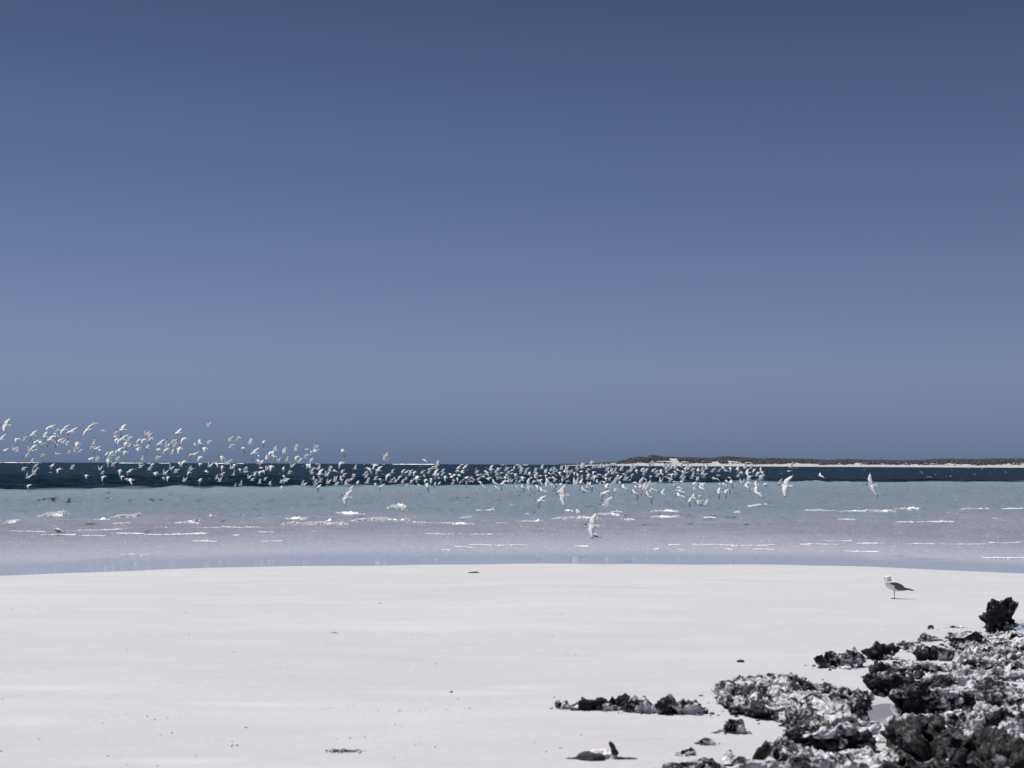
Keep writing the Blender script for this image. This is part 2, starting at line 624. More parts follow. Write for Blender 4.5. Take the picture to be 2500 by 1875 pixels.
def foam_ribbon(soup, X0, X1, Y0, hh, depth, seed, res=0.035, tilt=0.0, level=None):
    L = X1 - X0
    nx = int(min(260, max(14, L / res)))
    ny = 11
    u = np.linspace(0, 1, nx)
    w = np.linspace(-1, 1, ny)
    Ug, Wg = np.meshgrid(u, w)
    X = X0 + L * Ug
    bend = 0.25 * depth * n2(Ug * L * 0.5, Ug * 0 + seed, 2, seed)
    Y = Y0 + depth * Wg * (0.75 + 0.35 * n2(X * 1.2, Y0 + X * 0, 2, seed + 1)) + bend + tilt * (Ug - 0.5)
    env = sstep(0, 0.12, Ug) * (1 - sstep(0.86, 1.0, Ug)) * (0.35 + 0.65 * sstep(0.0, 0.75, Ug))
    prof = np.clip(1 - np.abs(Wg) ** 1.7, 0, 1)
    big = 0.55 + 0.75 * n2(X * 1.5, Y * 0.8, 2, seed + 2)
    small = n2(X * 9, Y * 7, 3, seed + 3)
    gate = sstep(-0.2, 0.25, n2(X * (4.5 if hh < 0.06 else 1.1), Y * 0.6, 3, seed + 4) + (0.0 if hh < 0.06 else 0.22))
    Z = hh * (prof * env * (0.85 * big + 0.40) * (0.25 + 0.75 * gate) + 0.6 * small * prof - 0.36)
    base = wave_z(X, Y) if level is None else level
    Z = np.maximum(Z, -0.05) + base + 0.01
    soup.add(np.stack([X.ravel(), Y.ravel(), Z.ravel()], 1), grid_faces(ny, nx))


fs = Soup()
fr = np.random.default_rng(77)
BV, BF = ico_raw(1)


def froth(P, R):
    """Many small bubbles-and-spray clumps at the points P with radii R."""
    n = len(P)
    q = BV[None] * (1 + 0.35 * fr.normal(size=(n, len(BV), 1)))
    q = q * (R[:, None] * fr.uniform(0.7, 1.5, (n, 1)))[:, :, None] * np.stack(
        [fr.uniform(0.9, 2.2, n), fr.uniform(0.8, 1.5, n), fr.uniform(0.5, 1.0, n)], 1)[:, None, :]
    V = (q + P[:, None, :]).reshape(-1, 3)
    F = (BF[None] + (np.arange(n) * len(BV))[:, None, None]).reshape(-1, 3)
    fs.add(V, F)


for i, (X0, X1, Y0, hh) in enumerate(CREST):
    thin = hh < 0.10
    L = X1 - X0
    tl = random.uniform(-0.5, 0.5)
    n = int((190 if thin else 480) * max(0.6, L))
    u = fr.random(n)
    dens = n2(u * L * (3.0 if thin else 1.2) + i * 9.7, u * 0 + i, 3, 500 + i)
    keep = dens > (fr.normal(size=n) * 0.25 + (-0.06 if thin else -0.22))
    u, dens = u[keep], dens[keep]
    n = len(u)
    if n == 0:
        continue
    env = sstep(0, 0.15, u) * (1 - sstep(0.9, 1.0, u)) * (0.4 + 0.6 * u)
    w = fr.normal(size=n) * (0.10 if thin else 0.24)
    X = X0 + L * u
    Y = Y0 + w + tl * (u - 0.5) + 0.25 * n2(X * 0.8, X * 0 + i, 2, 640 + i)
    hmax = hh * (0.35 if thin else 1.3) * env * (0.65 + 0.7 * dens)
    Z = wave_z(X, Y) + np.maximum(0, hmax) * fr.random(n) ** 0.7 * np.exp(-(w / 0.35) ** 2) + 0.004
    R = Y0 / FPX * fr.uniform(0.5, 1.25, n) * (1.1 if thin else 0.9)
    froth(np.stack([X, Y, Z], 1), R)
    if thin:
        foam_ribbon(fs, X0, X1, Y0, hh * 0.24, 0.13, 100 + i, tilt=tl)
    else:
        foam_ribbon(fs, X0 + 0.04 * L, X1 - 0.05 * L, Y0, hh * 1.05, 0.40, 100 + i, tilt=tl)


def flecks(n, x0, x1, f0, f1, kmax, rpx, spread, seed):
    """Loose sparkling specks: caps of short waves out on the blue, bubbles over the shallows."""
    r = np.random.default_rng(seed)
    for k in range(n):
        px = r.uniform(x0, x1)
        py = hz(px) + f0 + (f1 - f0) * r.random()
        d = ray(px, py)
        Y = EYE / -d.z
        X = d.x * Y
        m = int(r.integers(1, kmax + 1))
        xx = X + r.normal(size=m) * spread * Y / FPX
        yy = np.full(m, Y) + r.normal(size=m) * 0.15
        froth(np.stack([xx, yy, wave_z(xx, yy) + 0.3 * rpx * Y / FPX], 1), rpx * Y / FPX * r.uniform(0.5, 1.2, m))


flecks(230, -60, 2560, 5, 62, 3, 0.75, 2.0, 1)
flecks(22, -60, 2560, 10, 60, 9, 1.1, 4.0, 2)
flecks(170, -60, 2560, 55, 125, 5, 0.7, 3.5, 3)
flecks(520, -60, 2560, 125, 212, 6, 0.8, 6.0, 4)
o = link("sea_foam", fs.mesh("sea_foam"), M_FOAM)
tag(o, "white foam on the small breaking waves and wave tops", "foam", kind="stuff")

rs = Soup()
pxr = np.arange(-160, 1350, 1.5)
bulk = n2(pxr * 0.022, pxr * 0, 3, 901) + 0.55 * n2(pxr * 0.11, pxr * 0, 3, 905)
bulk = bulk + np.interp(pxr, [-160, 100, 900, 980, 1050, 1080, 1350], [-0.14, -0.15, -0.2, 0.34, 0.3, -0.25, -0.3])
hr = 3.2 * np.clip(bulk - 0.10, 0, 0.62) + 0.5 * np.clip(n2(pxr * 0.6, pxr * 0, 2, 909), 0, 1) * (bulk > 0.10)
V = []
Yr = 7000.0
for px, h_ in zip(pxr, hr):
    x = ray(px, 1130).x * Yr
    top = 0.9 + h_ if h_ > 0 else -0.3
    V += [(x, Yr - 25, -0.4), (x, Yr - 6, top * 0.85), (x, Yr, top), (x, Yr + 30, -0.4)]
rs.add(V, grid_faces(len(pxr), 4))
o = link("reef_surf", rs.mesh("reef_surf"), M_FOAM)
tag(o, "line of white surf breaking along the horizon over the outer reef", "surf", kind="stuff")

# ------------------------------------------------------------------ far dunes
DY = 4500.0
TOPS = [(1380, 1134.0), (1440, 1133.6), (1475, 1131.5), (1500, 1129.8), (1530, 1126.8), (1550, 1120.5), (1575, 1115.2), (1590, 1115.6),
        (1605, 1111.8), (1620, 1113.2), (1650, 1117), (1680, 1117.5), (1720, 1118), (1760, 1119.5), (1780, 1116.6), (1797, 1115.2), (1815, 1116.5),
        (1840, 1117.3), (1880, 1120.5), (1935, 1119.3), (1960, 1121.5), (2020, 1121.8), (2060, 1124), (2110, 1122.6),
        (2160, 1124), (2300, 1124.8), (2360, 1121.4), (2420, 1122.6), (2500, 1121.2), (2700, 1120), (3000, 1121), (3300, 1126)]
pxs = np.arange(1372, 3300, 2.0)
topy = np.interp(pxs, [p[0] for p in TOPS], [p[1] for p in TOPS])
DRX = np.array([ray(p, 1135).x for p in pxs]) * DY
TOPZ = np.array([EYE + ray(p, y).z * (DY + 220) for p, y in zip(pxs, topy)])
TOPZ = np.maximum(TOPZ, 2.0) + 0.7 * n2(pxs * 0.09, pxs * 0, 4, 77)
BEACH = 0.8 * np.clip(np.interp(pxs, [1372, 1400, 1470, 1560, 3300], [0.2, 1.6, 3.6, 4.4, 5.0]), 0, TOPZ)


def dune_profile(w):
    """w: 0 at the water's edge, 1 behind the ridge; height of every column."""
    yo = np.interp(w, [0, 0.12, 0.2, 0.6, 0.8, 1.0], [0, 70, 90, 190, 240, 420])
    zz = np.zeros_like(TOPZ)
    if w <= 0.12:
        zz = BEACH * (w / 0.12) ** 0.9 - 0.4 * (w == 0)
    else:
        f = np.interp(w, [0.12, 0.2, 0.6, 0.8, 1.0], [0, 0.12, 0.86, 1.0, 0.2])
        zz = BEACH + (TOPZ - BEACH) * f
    return yo, zz


ws = np.concatenate([np.linspace(0, 0.12, 6), np.linspace(0.15, 1.0, 34)])
V, BARE = [], []
for w in ws:
    yo, zz = dune_profile(w)
    if w > 0.13:
        zz = zz + (1.1 * n2(DRX * 0.02, yo * 0.03 + DRX * 0, 4, 81)) * min(1, (w - 0.12) * 6)
    V.append(np.stack([DRX, np.full_like(DRX, DY + yo), zz], 1))
    bare = n2(DRX * 0.035, DRX * 0 + w * 16, 4, 83) + np.interp(w, [0.12, 0.2, 0.34, 0.5, 1], [1.1, 0.55, 0.1, -0.35, -0.5])
    for (p0, p1, w0, w1) in ((1648, 1672, 0.26, 0.62), (1580, 1603, 0.68, 0.80), (1750, 1772, 0.14, 0.36), (1790, 1800, 0.2, 0.4), (1845, 1852, 0.16, 0.36)):
        bare = np.where((pxs > p0) & (pxs < p1) & (w0 < w < w1), 1.0, bare)
    BARE.append(bare)
V = np.array(V)
BARE = np.array(BARE)
t = NT("dune_sand")
dn = t.noise(t.coord((0.05, 0.05, 0.2)), 1.0, 5.0, 0.6)
t.set(Base_Color=t.ramp(dn, [(0.3, (0.313, 0.310, 0.319)), (0.7, (0.408, 0.401, 0.408))]), Roughness=0.95)
o = link("dune_ridge", mesh_np("dune_ridge", V.reshape(-1, 3), grid_faces(len(ws), len(pxs))), t.m)
tag(o, "low sandy dunes and white beach on the far shore", kind="structure")

ico = bmesh.new()
bmesh.ops.create_icosphere(ico, subdivisions=1, radius=1.0)
ICV = np.array([v_.co[:] for v_ in ico.verts])
ICF = np.array([[v_.index for v_ in f_.verts] for f_ in ico.faces])
ico.free()
sc = Soup()
r = np.random.default_rng(21)
for k in range(26000):
    j = r.integers(1, len(pxs) - 1)
    i = r.integers(6, len(ws) - 7)
    if BARE[i, j] > 0.22 + 0.25 * r.random():
        continue
    f = r.random()
    p = V[i, j] * (1 - f) + V[i + 1, j] * f + np.array([r.uniform(-1, 1), 0, 0])
    s = r.uniform(1.7, 4.0) * (0.6 if ws[i] < 0.24 else 1.0)
    q = ICV * np.array([s * r.uniform(0.9, 1.5), s, s * r.uniform(0.45, 0.85)]) * (1 + 0.25 * r.normal(size=(len(ICV), 1)))
    sc.add(q + p + np.array([0, 0, 0.15 * s]), ICF)
t = NT("coastal_scrub")
sn = t.noise(t.coord((0.12, 0.12, 0.3)), 1.0, 6.0, 0.7)
t.set(Base_Color=t.ramp(sn, [(0.3, (0.040, 0.041, 0.052)), (0.55, (0.080, 0.080, 0.094)), (0.75, (0.15, 0.148, 0.16))]), Roughness=0.9)
t.b.inputs["Specular IOR Level"].default_value = 0.05
o = link("coastal_scrub", sc.mesh("coastal_scrub", False), t.m)
tag(o, "low dark scrub covering the far dunes", "scrub", kind="stuff")

# ------------------------------------------------------------------ reef rocks
t = NT("pitted_limestone")
v = t.coord()
a1 = t.noise(v, 3.6, 5.0, 0.65)
a2 = t.noise(v, 22.0, 5.0, 0.7)
vo = t.n("ShaderNodeTexVoronoi")
vo.inputs["Scale"].default_value = 26.0
t.l(v, vo.inputs["Vector"])
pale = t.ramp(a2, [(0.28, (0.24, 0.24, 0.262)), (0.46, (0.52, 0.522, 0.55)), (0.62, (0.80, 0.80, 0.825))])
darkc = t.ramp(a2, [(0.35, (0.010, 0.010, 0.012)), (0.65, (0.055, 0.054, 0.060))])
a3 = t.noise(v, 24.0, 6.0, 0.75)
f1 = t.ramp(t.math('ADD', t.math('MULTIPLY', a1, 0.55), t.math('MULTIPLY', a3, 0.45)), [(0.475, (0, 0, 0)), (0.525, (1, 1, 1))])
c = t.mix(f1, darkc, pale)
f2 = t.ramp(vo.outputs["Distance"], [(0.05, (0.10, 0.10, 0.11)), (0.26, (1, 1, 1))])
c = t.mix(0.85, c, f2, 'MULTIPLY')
hh_ = t.math('ADD', t.math('MULTIPLY', vo.outputs["Distance"], 1.3), a2)
t.set(Base_Color=c, Roughness=0.9, Normal=t.bump(t.noise(v, 70.0, 4.0, 0.7), 0.7, 0.008, t.bump(hh_, 0.9, 0.02)))
t.b.inputs["Specular IOR Level"].default_value = 0.15
M_ROCK = t.m

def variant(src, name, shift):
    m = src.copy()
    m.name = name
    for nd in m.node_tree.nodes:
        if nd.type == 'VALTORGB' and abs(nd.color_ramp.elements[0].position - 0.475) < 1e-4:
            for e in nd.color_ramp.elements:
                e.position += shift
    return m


M_PALEROCK = variant(M_ROCK, "pale_limestone_and_lit_tops", -0.010)  # pale rock; also the painted sunlit tops of the ledges
M_LEDGE = variant(M_ROCK, "black_limestone_and_front_shade", 0.05)  # dark rock; also the painted shade on the ledge fronts

t = NT("dark_weedy_rock")
v = t.coord()
a1 = t.noise(v, 6.0, 6.0, 0.7)
a2 = t.noise(v, 30.0, 5.0, 0.7)
darkc = t.ramp(a2, [(0.3, (0.010, 0.010, 0.011)), (0.6, (0.05, 0.047, 0.049)), (0.8, (0.12, 0.115, 0.115))])
pale = t.ramp(a2, [(0.35, (0.10, 0.10, 0.11)), (0.65, (0.40, 0.39, 0.40))])
a4 = t.noise(v, 34.0, 6.0, 0.78)
c = t.mix(t.ramp(t.math('ADD', t.math('MULTIPLY', a1, 0.4), t.math('MULTIPLY', a4, 0.6)), [(0.50, (0, 0, 0)), (0.60, (1, 1, 1))]), darkc, pale)
t.set(Base_Color=c, Roughness=0.9, Normal=t.bump(a4, 1.0, 0.03))
t.b.inputs["Specular IOR Level"].default_value = 0.12
M_DARK = t.m

_ICO = {}


def ico_arrays(sub):
    if sub not in _ICO:
        b = bmesh.new()
        bmesh.ops.create_icosphere(b, subdivisions=sub, radius=1.0)
        _ICO[sub] = (np.array([v_.co[:] for v_ in b.verts]), np.array([[v_.index for v_ in f_.verts] for f_ in b.faces]))
        b.free()
    return _ICO[sub]


def rock_mesh(name, a, b, c, seed, sub, boxy=3.4, rough=1.0, tall=False):
    n, F = ico_arrays(sub)
    e = boxy
    rr = (np.abs(n) ** e).sum(1) ** (-1.0 / e)
    S = np.array([a, b, c])
    p = n * rr[:, None] * S
    g = np.sign(n) * np.abs(n) ** (e - 1) / S
    g = g / np.linalg.norm(g, axis=1)[:, None]
    so_ = np.array([seed * 3.17, seed * 1.71, seed * 2.39])
    sz = min(a, b) if not tall else max(a, c)
    # ragged outline: push whole bays in and out
    lowf = 1.6 / max(0.15, sz)
    q = p * np.array([lowf, lowf, lowf * 0.8]) + so_
    lo = np.stack([fbm(q, 3, seed + 1), fbm(q + 7.3, 3, seed + 2), fbm(q + 3.1, 3, seed + 3)], 1)
    p = p + lo * np.array([0.50 * min(a, 2.0 * b), 0.50 * b, 0.60 * c])
    k = min(1.25, max(0.62, c / 0.10)) * rough
    kn = worley(p * 9.0 + so_, seed + 4)
    mid = worley(p * 19.0 + so_, seed + 5)
    sml = worley(p * 38.0 + so_, seed + 6)
    ho = worley(p * 6.5 + so_ + 5.5, seed + 9)
    d = 0.060 * (0.5 - kn) + 0.040 * (0.5 - mid) + 0.024 * (0.5 - sml) - 0.10 * sstep(0.48, 0.18, ho)
    d += 0.045 * fbm(p * 6 + so_, 3, seed + 7) + 0.024 * fbm(p * 30 + so_, 3, seed + 8)
    # undercut towards the sand
    zf = np.clip((p[:, 2] / c), -1, 1)
    under = sstep(0.75, 0.05, zf) * (1 - np.abs(g[:, 2]))
    d = d * k - under * 0.06 * k * float(sstep(0.07, 0.11, c))
    p = p + g * d[:, None]
    p[:, 2] = np.where(p[:, 2] < 0, p[:, 2] * 0.5, p[:, 2])
    return mesh_np(name, p, F, smooth=True)


# bedrock of the reef lying low between the loose rocks
BED = [[(2335, 1565), (2420, 1548), (2640, 1540), (2640, 1985), (1600, 1990), (1690, 1862), (1880, 1848), (1990, 1800), (2010, 1770), (1990, 1745),
        (1960, 1760), (1800, 1722), (1775, 1690), (1800, 1662), (1880, 1655), (1960, 1652), (2040, 1668), (2090, 1690), (2130, 1702), (2112, 1722), (2108, 1772),
        (2150, 1785), (2200, 1772), (2180, 1740), (2180, 1702), (2130, 1690), (2112, 1668), (2150, 1650), (2230, 1660), (2290, 1662), (2330, 1668), (2318, 1640), (2322, 1600)]]


def poly_sd(px, py, P):
    """Signed distance to a polygon, positive inside."""
    P = np.array(P, float)
    d = np.full(px.shape, 1e9)
    ins = np.zeros(px.shape, bool)
    for i in range(len(P)):
        a, b = P[i], P[(i + 1) % len(P)]
        e = b - a
        w0, w1 = px - a[0], py - a[1]
        t_ = np.clip((w0 * e[0] + w1 * e[1]) / (e @ e), 0, 1)
        d = np.minimum(d, np.hypot(w0 - e[0] * t_, w1 - e[1] * t_))
        c1 = (a[1] <= py) & (b[1] > py)
        c2 = (a[1] > py) & (b[1] <= py)
        cr = e[0] * w1 - e[1] * w0
        ins ^= (c1 & (cr > 0)) | (c2 & (cr < 0))
    return np.where(ins, d, -d)


for P in BED:
    W = np.array([[v_.x, v_.y] for v_ in (hit(*q) for q in P)])
    x0, x1, y0, y1 = W[:, 0].min() - 0.1, W[:, 0].max() + 0.1, W[:, 1].min() - 0.1, W[:, 1].max() + 0.2
    bx = np.arange(x0, x1, 0.010)
    by = np.arange(y0, y1, 0.010)
    GX, GY = np.meshgrid(bx, by)
    sd = poly_sd(GX, GY, W)
    q = np.stack([GX.ravel(), GY.ravel(), np.zeros(GX.size)], 1)
    sd = sd + (0.10 * fbm(q * 3.5, 3, 601) + 0.05 * fbm(q * 11, 2, 603)).reshape(GX.shape)
    qw = q + 0.05 * np.stack([fbm(q * 6, 2, 621), fbm(q * 6 + 9.1, 2, 623), q[:, 2]], 1)
    lump = (0.09 * fbm(q * 2.2, 3, 605) + 0.055 * (0.5 - worley(qw * 6.0, 606)) + 0.045 * (0.5 - worley(qw * 14, 607))
            + 0.030 * (0.5 - worley(qw * 30, 608)) - 0.15 * sstep(0.46, 0.16, worley(qw * 4.6 + 3.3, 611)) + 0.022 * fbm(q * 40, 2, 609)).reshape(GX.shape)
    Z = ground_z(GX, GY) - 0.05 + sstep(-0.03, 0.05, sd) * (0.085 + lump)
    Z = np.where(sd < -0.06, ground_z(GX, GY) - 0.08, Z)
    keep = sd > -0.07
    F = grid_faces(len(by), len(bx))
    F = F[keep.ravel()[F].any(1)]
    used = np.unique(F)
    mp_ = np.full(GX.size, -1)
    mp_[used] = np.arange(len(used))
    V = np.stack([GX.ravel(), GY.ravel(), Z.ravel()], 1)[used]
    # lean the steep faces over a little so that their feet fall into shade
    V[:, 1] -= 0.5 * np.maximum(0, V[:, 2] - ground_z(V[:, 0], V[:, 1]) - 0.02)
    o = link("reef_bedrock", mesh_np("reef_bedrock", V, mp_[F], True), M_PALEROCK)
    tag(o, "low pitted bedrock of the reef between the loose rocks", kind="structure")

ROCKS = [
    # x0, x1, y top, y base, height, resolution, dark, label
    (2392, 2498, 1490, 1554, 0.262, 6, 2, "tall knobby black rock standing up at the far right end of the reef"),
    (2395, 2426, 1518, 1533, 0.05, 5, 0, "small dark rock at the left foot of the tall knobby rock"),
    (2488, 2512, 1520, 1536, 0.05, 5, 0, "small dark rock at the right foot of the tall knobby rock"),
    (2300, 2342, 1535, 1562, 0.08, 5, 0, "small dark pointed rock just left of the slab below the knobby rock"),
    (2238, 2306, 1549, 1566, 0.05, 5, 0, "low flat two-humped rock alone on the sand left of the upper slab"),
    (2316, 2346, 1522, 1534, 0.04, 4, 0, "small low rock on bare sand left of the tall knobby rock"),
    (2266, 2286, 1531, 1538, 0.025, 4, 0, "tiny pointed rock on bare sand, farthest left of the small ones"),
    (2198, 2258, 1561, 1593, 0.07, 5, 0, "low grey rock fin right of the dark craggy boulder"),
    (2112, 2194, 1567, 1613, 0.15, 6, 2, "dark craggy boulder with a spiky top on the upper reef edge"),
    (2180, 2226, 1600, 1623, 0.06, 5, 0, "small brown rock tail right below the dark craggy boulder"),
    (1976, 2124, 1586, 1631, 0.13, 6, 0, "long grey rock sloping to a point, left of the craggy boulder"),
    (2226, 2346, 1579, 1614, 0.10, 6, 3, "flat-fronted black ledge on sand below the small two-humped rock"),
    (2322, 2560, 1536, 1588, 0.11, 6, 0, "broad grey slab beneath the tall knobby rock"),
    (2350, 2570, 1582, 1616, 0.09, 6, 0, "second grey slab down the right edge, below the broad slab"),
    (2328, 2560, 1606, 1664, 0.12, 6, 4, "pale rugged slab at the right edge with black hollows in its front"),
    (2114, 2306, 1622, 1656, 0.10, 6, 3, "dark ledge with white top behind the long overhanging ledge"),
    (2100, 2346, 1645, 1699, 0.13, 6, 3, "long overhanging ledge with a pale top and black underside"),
    (1754, 1985, 1648, 1752, 0.125, 6, 0, "broad pitted outcrop at the reef's left side, upper half"),
    (1850, 2100, 1664, 1790, 0.125, 6, 0, "broad pitted outcrop left of the tide pool, lower half"),
    (2056, 2130, 1708, 1770, 0.16, 6, 2, "black block hanging over the left side of the tide pool"),
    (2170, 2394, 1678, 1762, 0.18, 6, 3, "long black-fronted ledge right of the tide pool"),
    (2376, 2600, 1662, 1742, 0.14, 6, 4, "pale rough slab at the right edge beside the black-fronted ledge"),
    (2380, 2600, 1722, 1790, 0.13, 6, 4, "pale slab at the right edge above the dark foreground boulders"),
    (1348, 1432, 1708, 1731, 0.055, 5, 0, "low left tip of the row of rocks on the open sand"),
    (1400, 1540, 1691, 1737, 0.105, 6, 2, "highest dark lump in the row of rocks on the open sand"),
    (1505, 1640, 1701, 1741, 0.09, 6, 0, "middle grey lump in the row of rocks on the open sand"),
    (1600, 1738, 1696, 1746, 0.11, 6, 0, "rounded right end of the row of rocks on the open sand"),
    (1756, 1818, 1752, 1791, 0.08, 5, 0, "small jagged rock on sand just below the pitted outcrop"),
    (1708, 1752, 1801, 1821, 0.04, 4, 0, "very small rock half buried right of the other loose rock"),
    (1648, 1698, 1821, 1847, 0.06, 5, 2, "small dark loose rock on sand above the bottom edge"),
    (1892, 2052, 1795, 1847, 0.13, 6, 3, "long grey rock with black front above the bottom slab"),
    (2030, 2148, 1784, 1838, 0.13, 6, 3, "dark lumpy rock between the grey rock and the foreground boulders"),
    (1615, 1900, 1842, 1892, 0.08, 6, 4, "low pale slab along the bottom edge, left one"),
    (1880, 2180, 1838, 1900, 0.09, 6, 4, "low pale slab along the bottom edge, next to dark boulders"),
    (2168, 2366, 1742, 1872, 0.16, 6, 1, "big dark weedy boulder in the blurred foreground below the pool"),
    (2350, 2600, 1770, 1905, 0.18, 6, 1, "dark weedy boulder in the bottom right corner"),
    (2150, 2460, 1826, 1930, 0.15, 6, 1, "low dark boulder along the bottom edge right of the pale slabs"),
]
for i, (x0, x1, yt, yb, h, sub, dark, lab) in enumerate(ROCKS):
    xm = (x0 + x1) / 2
    p0 = hit(xm, min(yb, 1985))
    H = EYE - p0.z
    yb_ = -ray(xm, yt).z
    Yb = (H - h) / yb_
    Yf = p0.y
    b = max(0.5 * (Yb - Yf), 0.45 * h, 0.03)
    a = (x1 - x0) / 2 / FPX * (Yf + b * 0.6)
    tall = h > 0.25
    if tall:
        b = a * 0.75
    X = ray(xm, yb).x * (Yf + b)
    Yc = Yf + b
    base = (X, Yc, float(ground_z(X, Yc)) + 0.005)
    if dark == 3:          # a ledge: front shade painted as black base, top sunlight as pale crust
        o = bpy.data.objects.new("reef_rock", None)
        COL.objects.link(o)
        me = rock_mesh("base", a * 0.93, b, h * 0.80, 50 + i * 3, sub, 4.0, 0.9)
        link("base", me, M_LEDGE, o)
        me = rock_mesh("lit_cap", a * 0.90, b * 0.86, h * 0.26, 51 + i * 3, sub, 3.4, 0.75)
        q = link("lit_cap", me, M_PALEROCK, o)
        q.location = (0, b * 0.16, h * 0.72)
    else:
        me = rock_mesh("reef_rock", a * 0.93, b, h * (0.95 if tall else 0.74), 50 + i * 3, sub, 2.8 if tall else (3.4 if sub == 6 else 2.3), 1.0, tall)
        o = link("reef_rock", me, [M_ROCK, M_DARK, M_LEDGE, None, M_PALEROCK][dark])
    o.location = base
    tag(o, lab, "rock", "rocks of the pitted shore reef")


# chips broken off the reef, lying round the feet of the rocks
rb = Soup()
r = np.random.default_rng(71)
n_, F_ = ico_raw(1)
rk = [o_ for o_ in COL.objects if o_.name.split('.')[0] == "reef_rock" and o_.parent is None]
for o_ in rk:
    me_ = o_.data if o_.data else o_.children[0].data
    co_ = np.empty(len(me_.vertices) * 3, dtype=np.float32)
    me_.vertices.foreach_get("co", co_)
    co_ = co_.reshape(-1, 3)
    ax, by_ = np.abs(co_[:, 0]).max(), np.abs(co_[:, 1]).max()
    for _ in range(int(10 + 40 * ax)):
        q_ = r.uniform(0, 6.283)
        k_ = 0.92 + abs(r.normal()) * 0.22
        x, y = o_.location.x + ax * k_ * math.cos(q_), o_.location.y + by_ * k_ * math.sin(q_)
        sz = r.uniform(0.004, 0.016) * r.uniform(0.5, 1.0)
        V_ = n_ * np.array([sz * r.uniform(0.8, 2.0), sz * r.uniform(0.8, 1.4), sz * r.uniform(0.5, 1.0)]) * (1 + 0.3 * r.normal(size=(len(n_), 1)))
        rb.add(V_ + np.array([x, y, float(ground_z(x, y)) + sz * 0.25]), F_)
o = link("reef_rubble", rb.mesh("reef_rubble", False), M_ROCK)
tag(o, "small broken chips of reef rock lying round the rocks on the sand", "rubble", kind="stuff")

# ------------------------------------------------------------------ things lying on the sand
M_WEED = plain("dry_weed", (0.035, 0.032, 0.034), 0.9)
M_SHELL = plain("pale_shell", (0.62, 0.60, 0.58), 0.5)
M_BARK = plain("driftwood_dark", (0.05, 0.046, 0.048), 0.9)


def lump_mesh(name, a, b, c, seed, sub=3, amp=0.35):
    n, F = ico_arrays(sub)
    p = n * np.array([a, b, c])
    q = n * 1.6 + seed
    p = p * (1 + amp * fbm(q, 3, seed))[:, None] + n * (0.15 * c * fbm(n * 6 + seed, 2, seed + 5))[:, None]
    p[:, 2] = np.maximum(p[:, 2], -0.3 * c)
    return mesh_np(name, p, F, smooth=False)


p = hit(1157, 1399)
t_ = bpy.data.objects.new("seaweed_clump", None)
COL.objects.link(t_)
t_.location = p
for k in range(5):
    w = link("frond", lump_mesh("frond", random.uniform(0.03, 0.07), 0.03, random.uniform(0.012, 0.03), 300 + k), M_WEED, t_)
    w.location = ((k - 2) * 0.028, random.uniform(-0.03, 0.03), 0.006 + 0.008 * (k == 2))
tag(t_, "dark clump of seaweed alone on the sand near the water's edge", "seaweed")
for (px, py, s, lab, m, nm) in ((1808, 1617, 0.022, "small dark pebble alone on the sand left of the long grey rock", M_WEED, "pebble"),
                                (1102, 1690, 0.007, "tiny dark pebble on a pale sand streak left of the rock row", M_WEED, "pebble"),
                                (928, 1474, 0.010, "tiny dark pebble on the open middle sand", M_WEED, "pebble"),
                                (1762, 1664, 0.016, "white shell bit on the sand above the pitted outcrop", M_SHELL, "seashell")):
    p = hit(px, py)
    o = link(nm, lump_mesh(nm, s * 1.5, s, s * 0.8, int(px), 2), m)
    o.location = p + Vector((0, 0, s * 0.2))
    tag(o, lab, nm)

p = hit(1465, 1850)
dw = bpy.data.objects.new("driftwood", None)
COL.objects.link(dw)
dw.location = p
tag(dw, "flat piece of pale driftwood with dark broken underside at bottom edge", "driftwood")
me = rock_mesh("trunk", 0.080, 0.055, 0.046, 901, 5, 2.6, 0.35)
o = link("trunk", me, M_SHELL, dw)
o.location = (0.015, 0, 0)
me = rock_mesh("bark", 0.062, 0.035, 0.035, 903, 5, 2.4, 0.4)
o = link("bark", me, M_BARK, dw)
o.location = (-0.045, -0.05, 0.0)
me = rock_mesh("snag", 0.014, 0.012, 0.055, 905, 4, 2.4, 0.3)
o = link("snag", me, M_BARK, dw)
o.location = (0.072, -0.02, 0.045)
o.rotation_euler = (0, -0.5, 0)
for sx in (-1, 1):
    me = rock_mesh("splinter", 0.055, 0.005, 0.005, 907 + sx, 4, 2.2, 0.25)
    o = link("splinter", me, M_BARK, dw)
    o.location = (sx * 0.135, -0.045, 0.003)
    o.rotation_euler = (0, 0.05 * sx, 0.15 * sx)

# scattered fragments too many to count
def litter(name, pts, mat, seed, label, cat):
    s = Soup()
    r = np.random.default_rng(seed)
    n, F = ico_arrays(1)
    for (x, y, sz) in pts:
        q = n * np.array([sz * r.uniform(0.8, 2.6), sz * r.uniform(0.7, 1.5), sz * r.uniform(0.25, 0.6)]) * (1 + 0.3 * r.normal(size=(len(n), 1)))
        a = r.uniform(0, 6.28)
        R = np.array([[math.cos(a), -math.sin(a), 0], [math.sin(a), math.cos(a), 0], [0, 0, 1]])
        s.add(q @ R.T + np.array([x, y, float(ground_z(x, y)) + sz * 0.12]), F)
    o_ = link(name, s.mesh(name, False), mat)
    tag(o_, label, cat, kind="stuff")


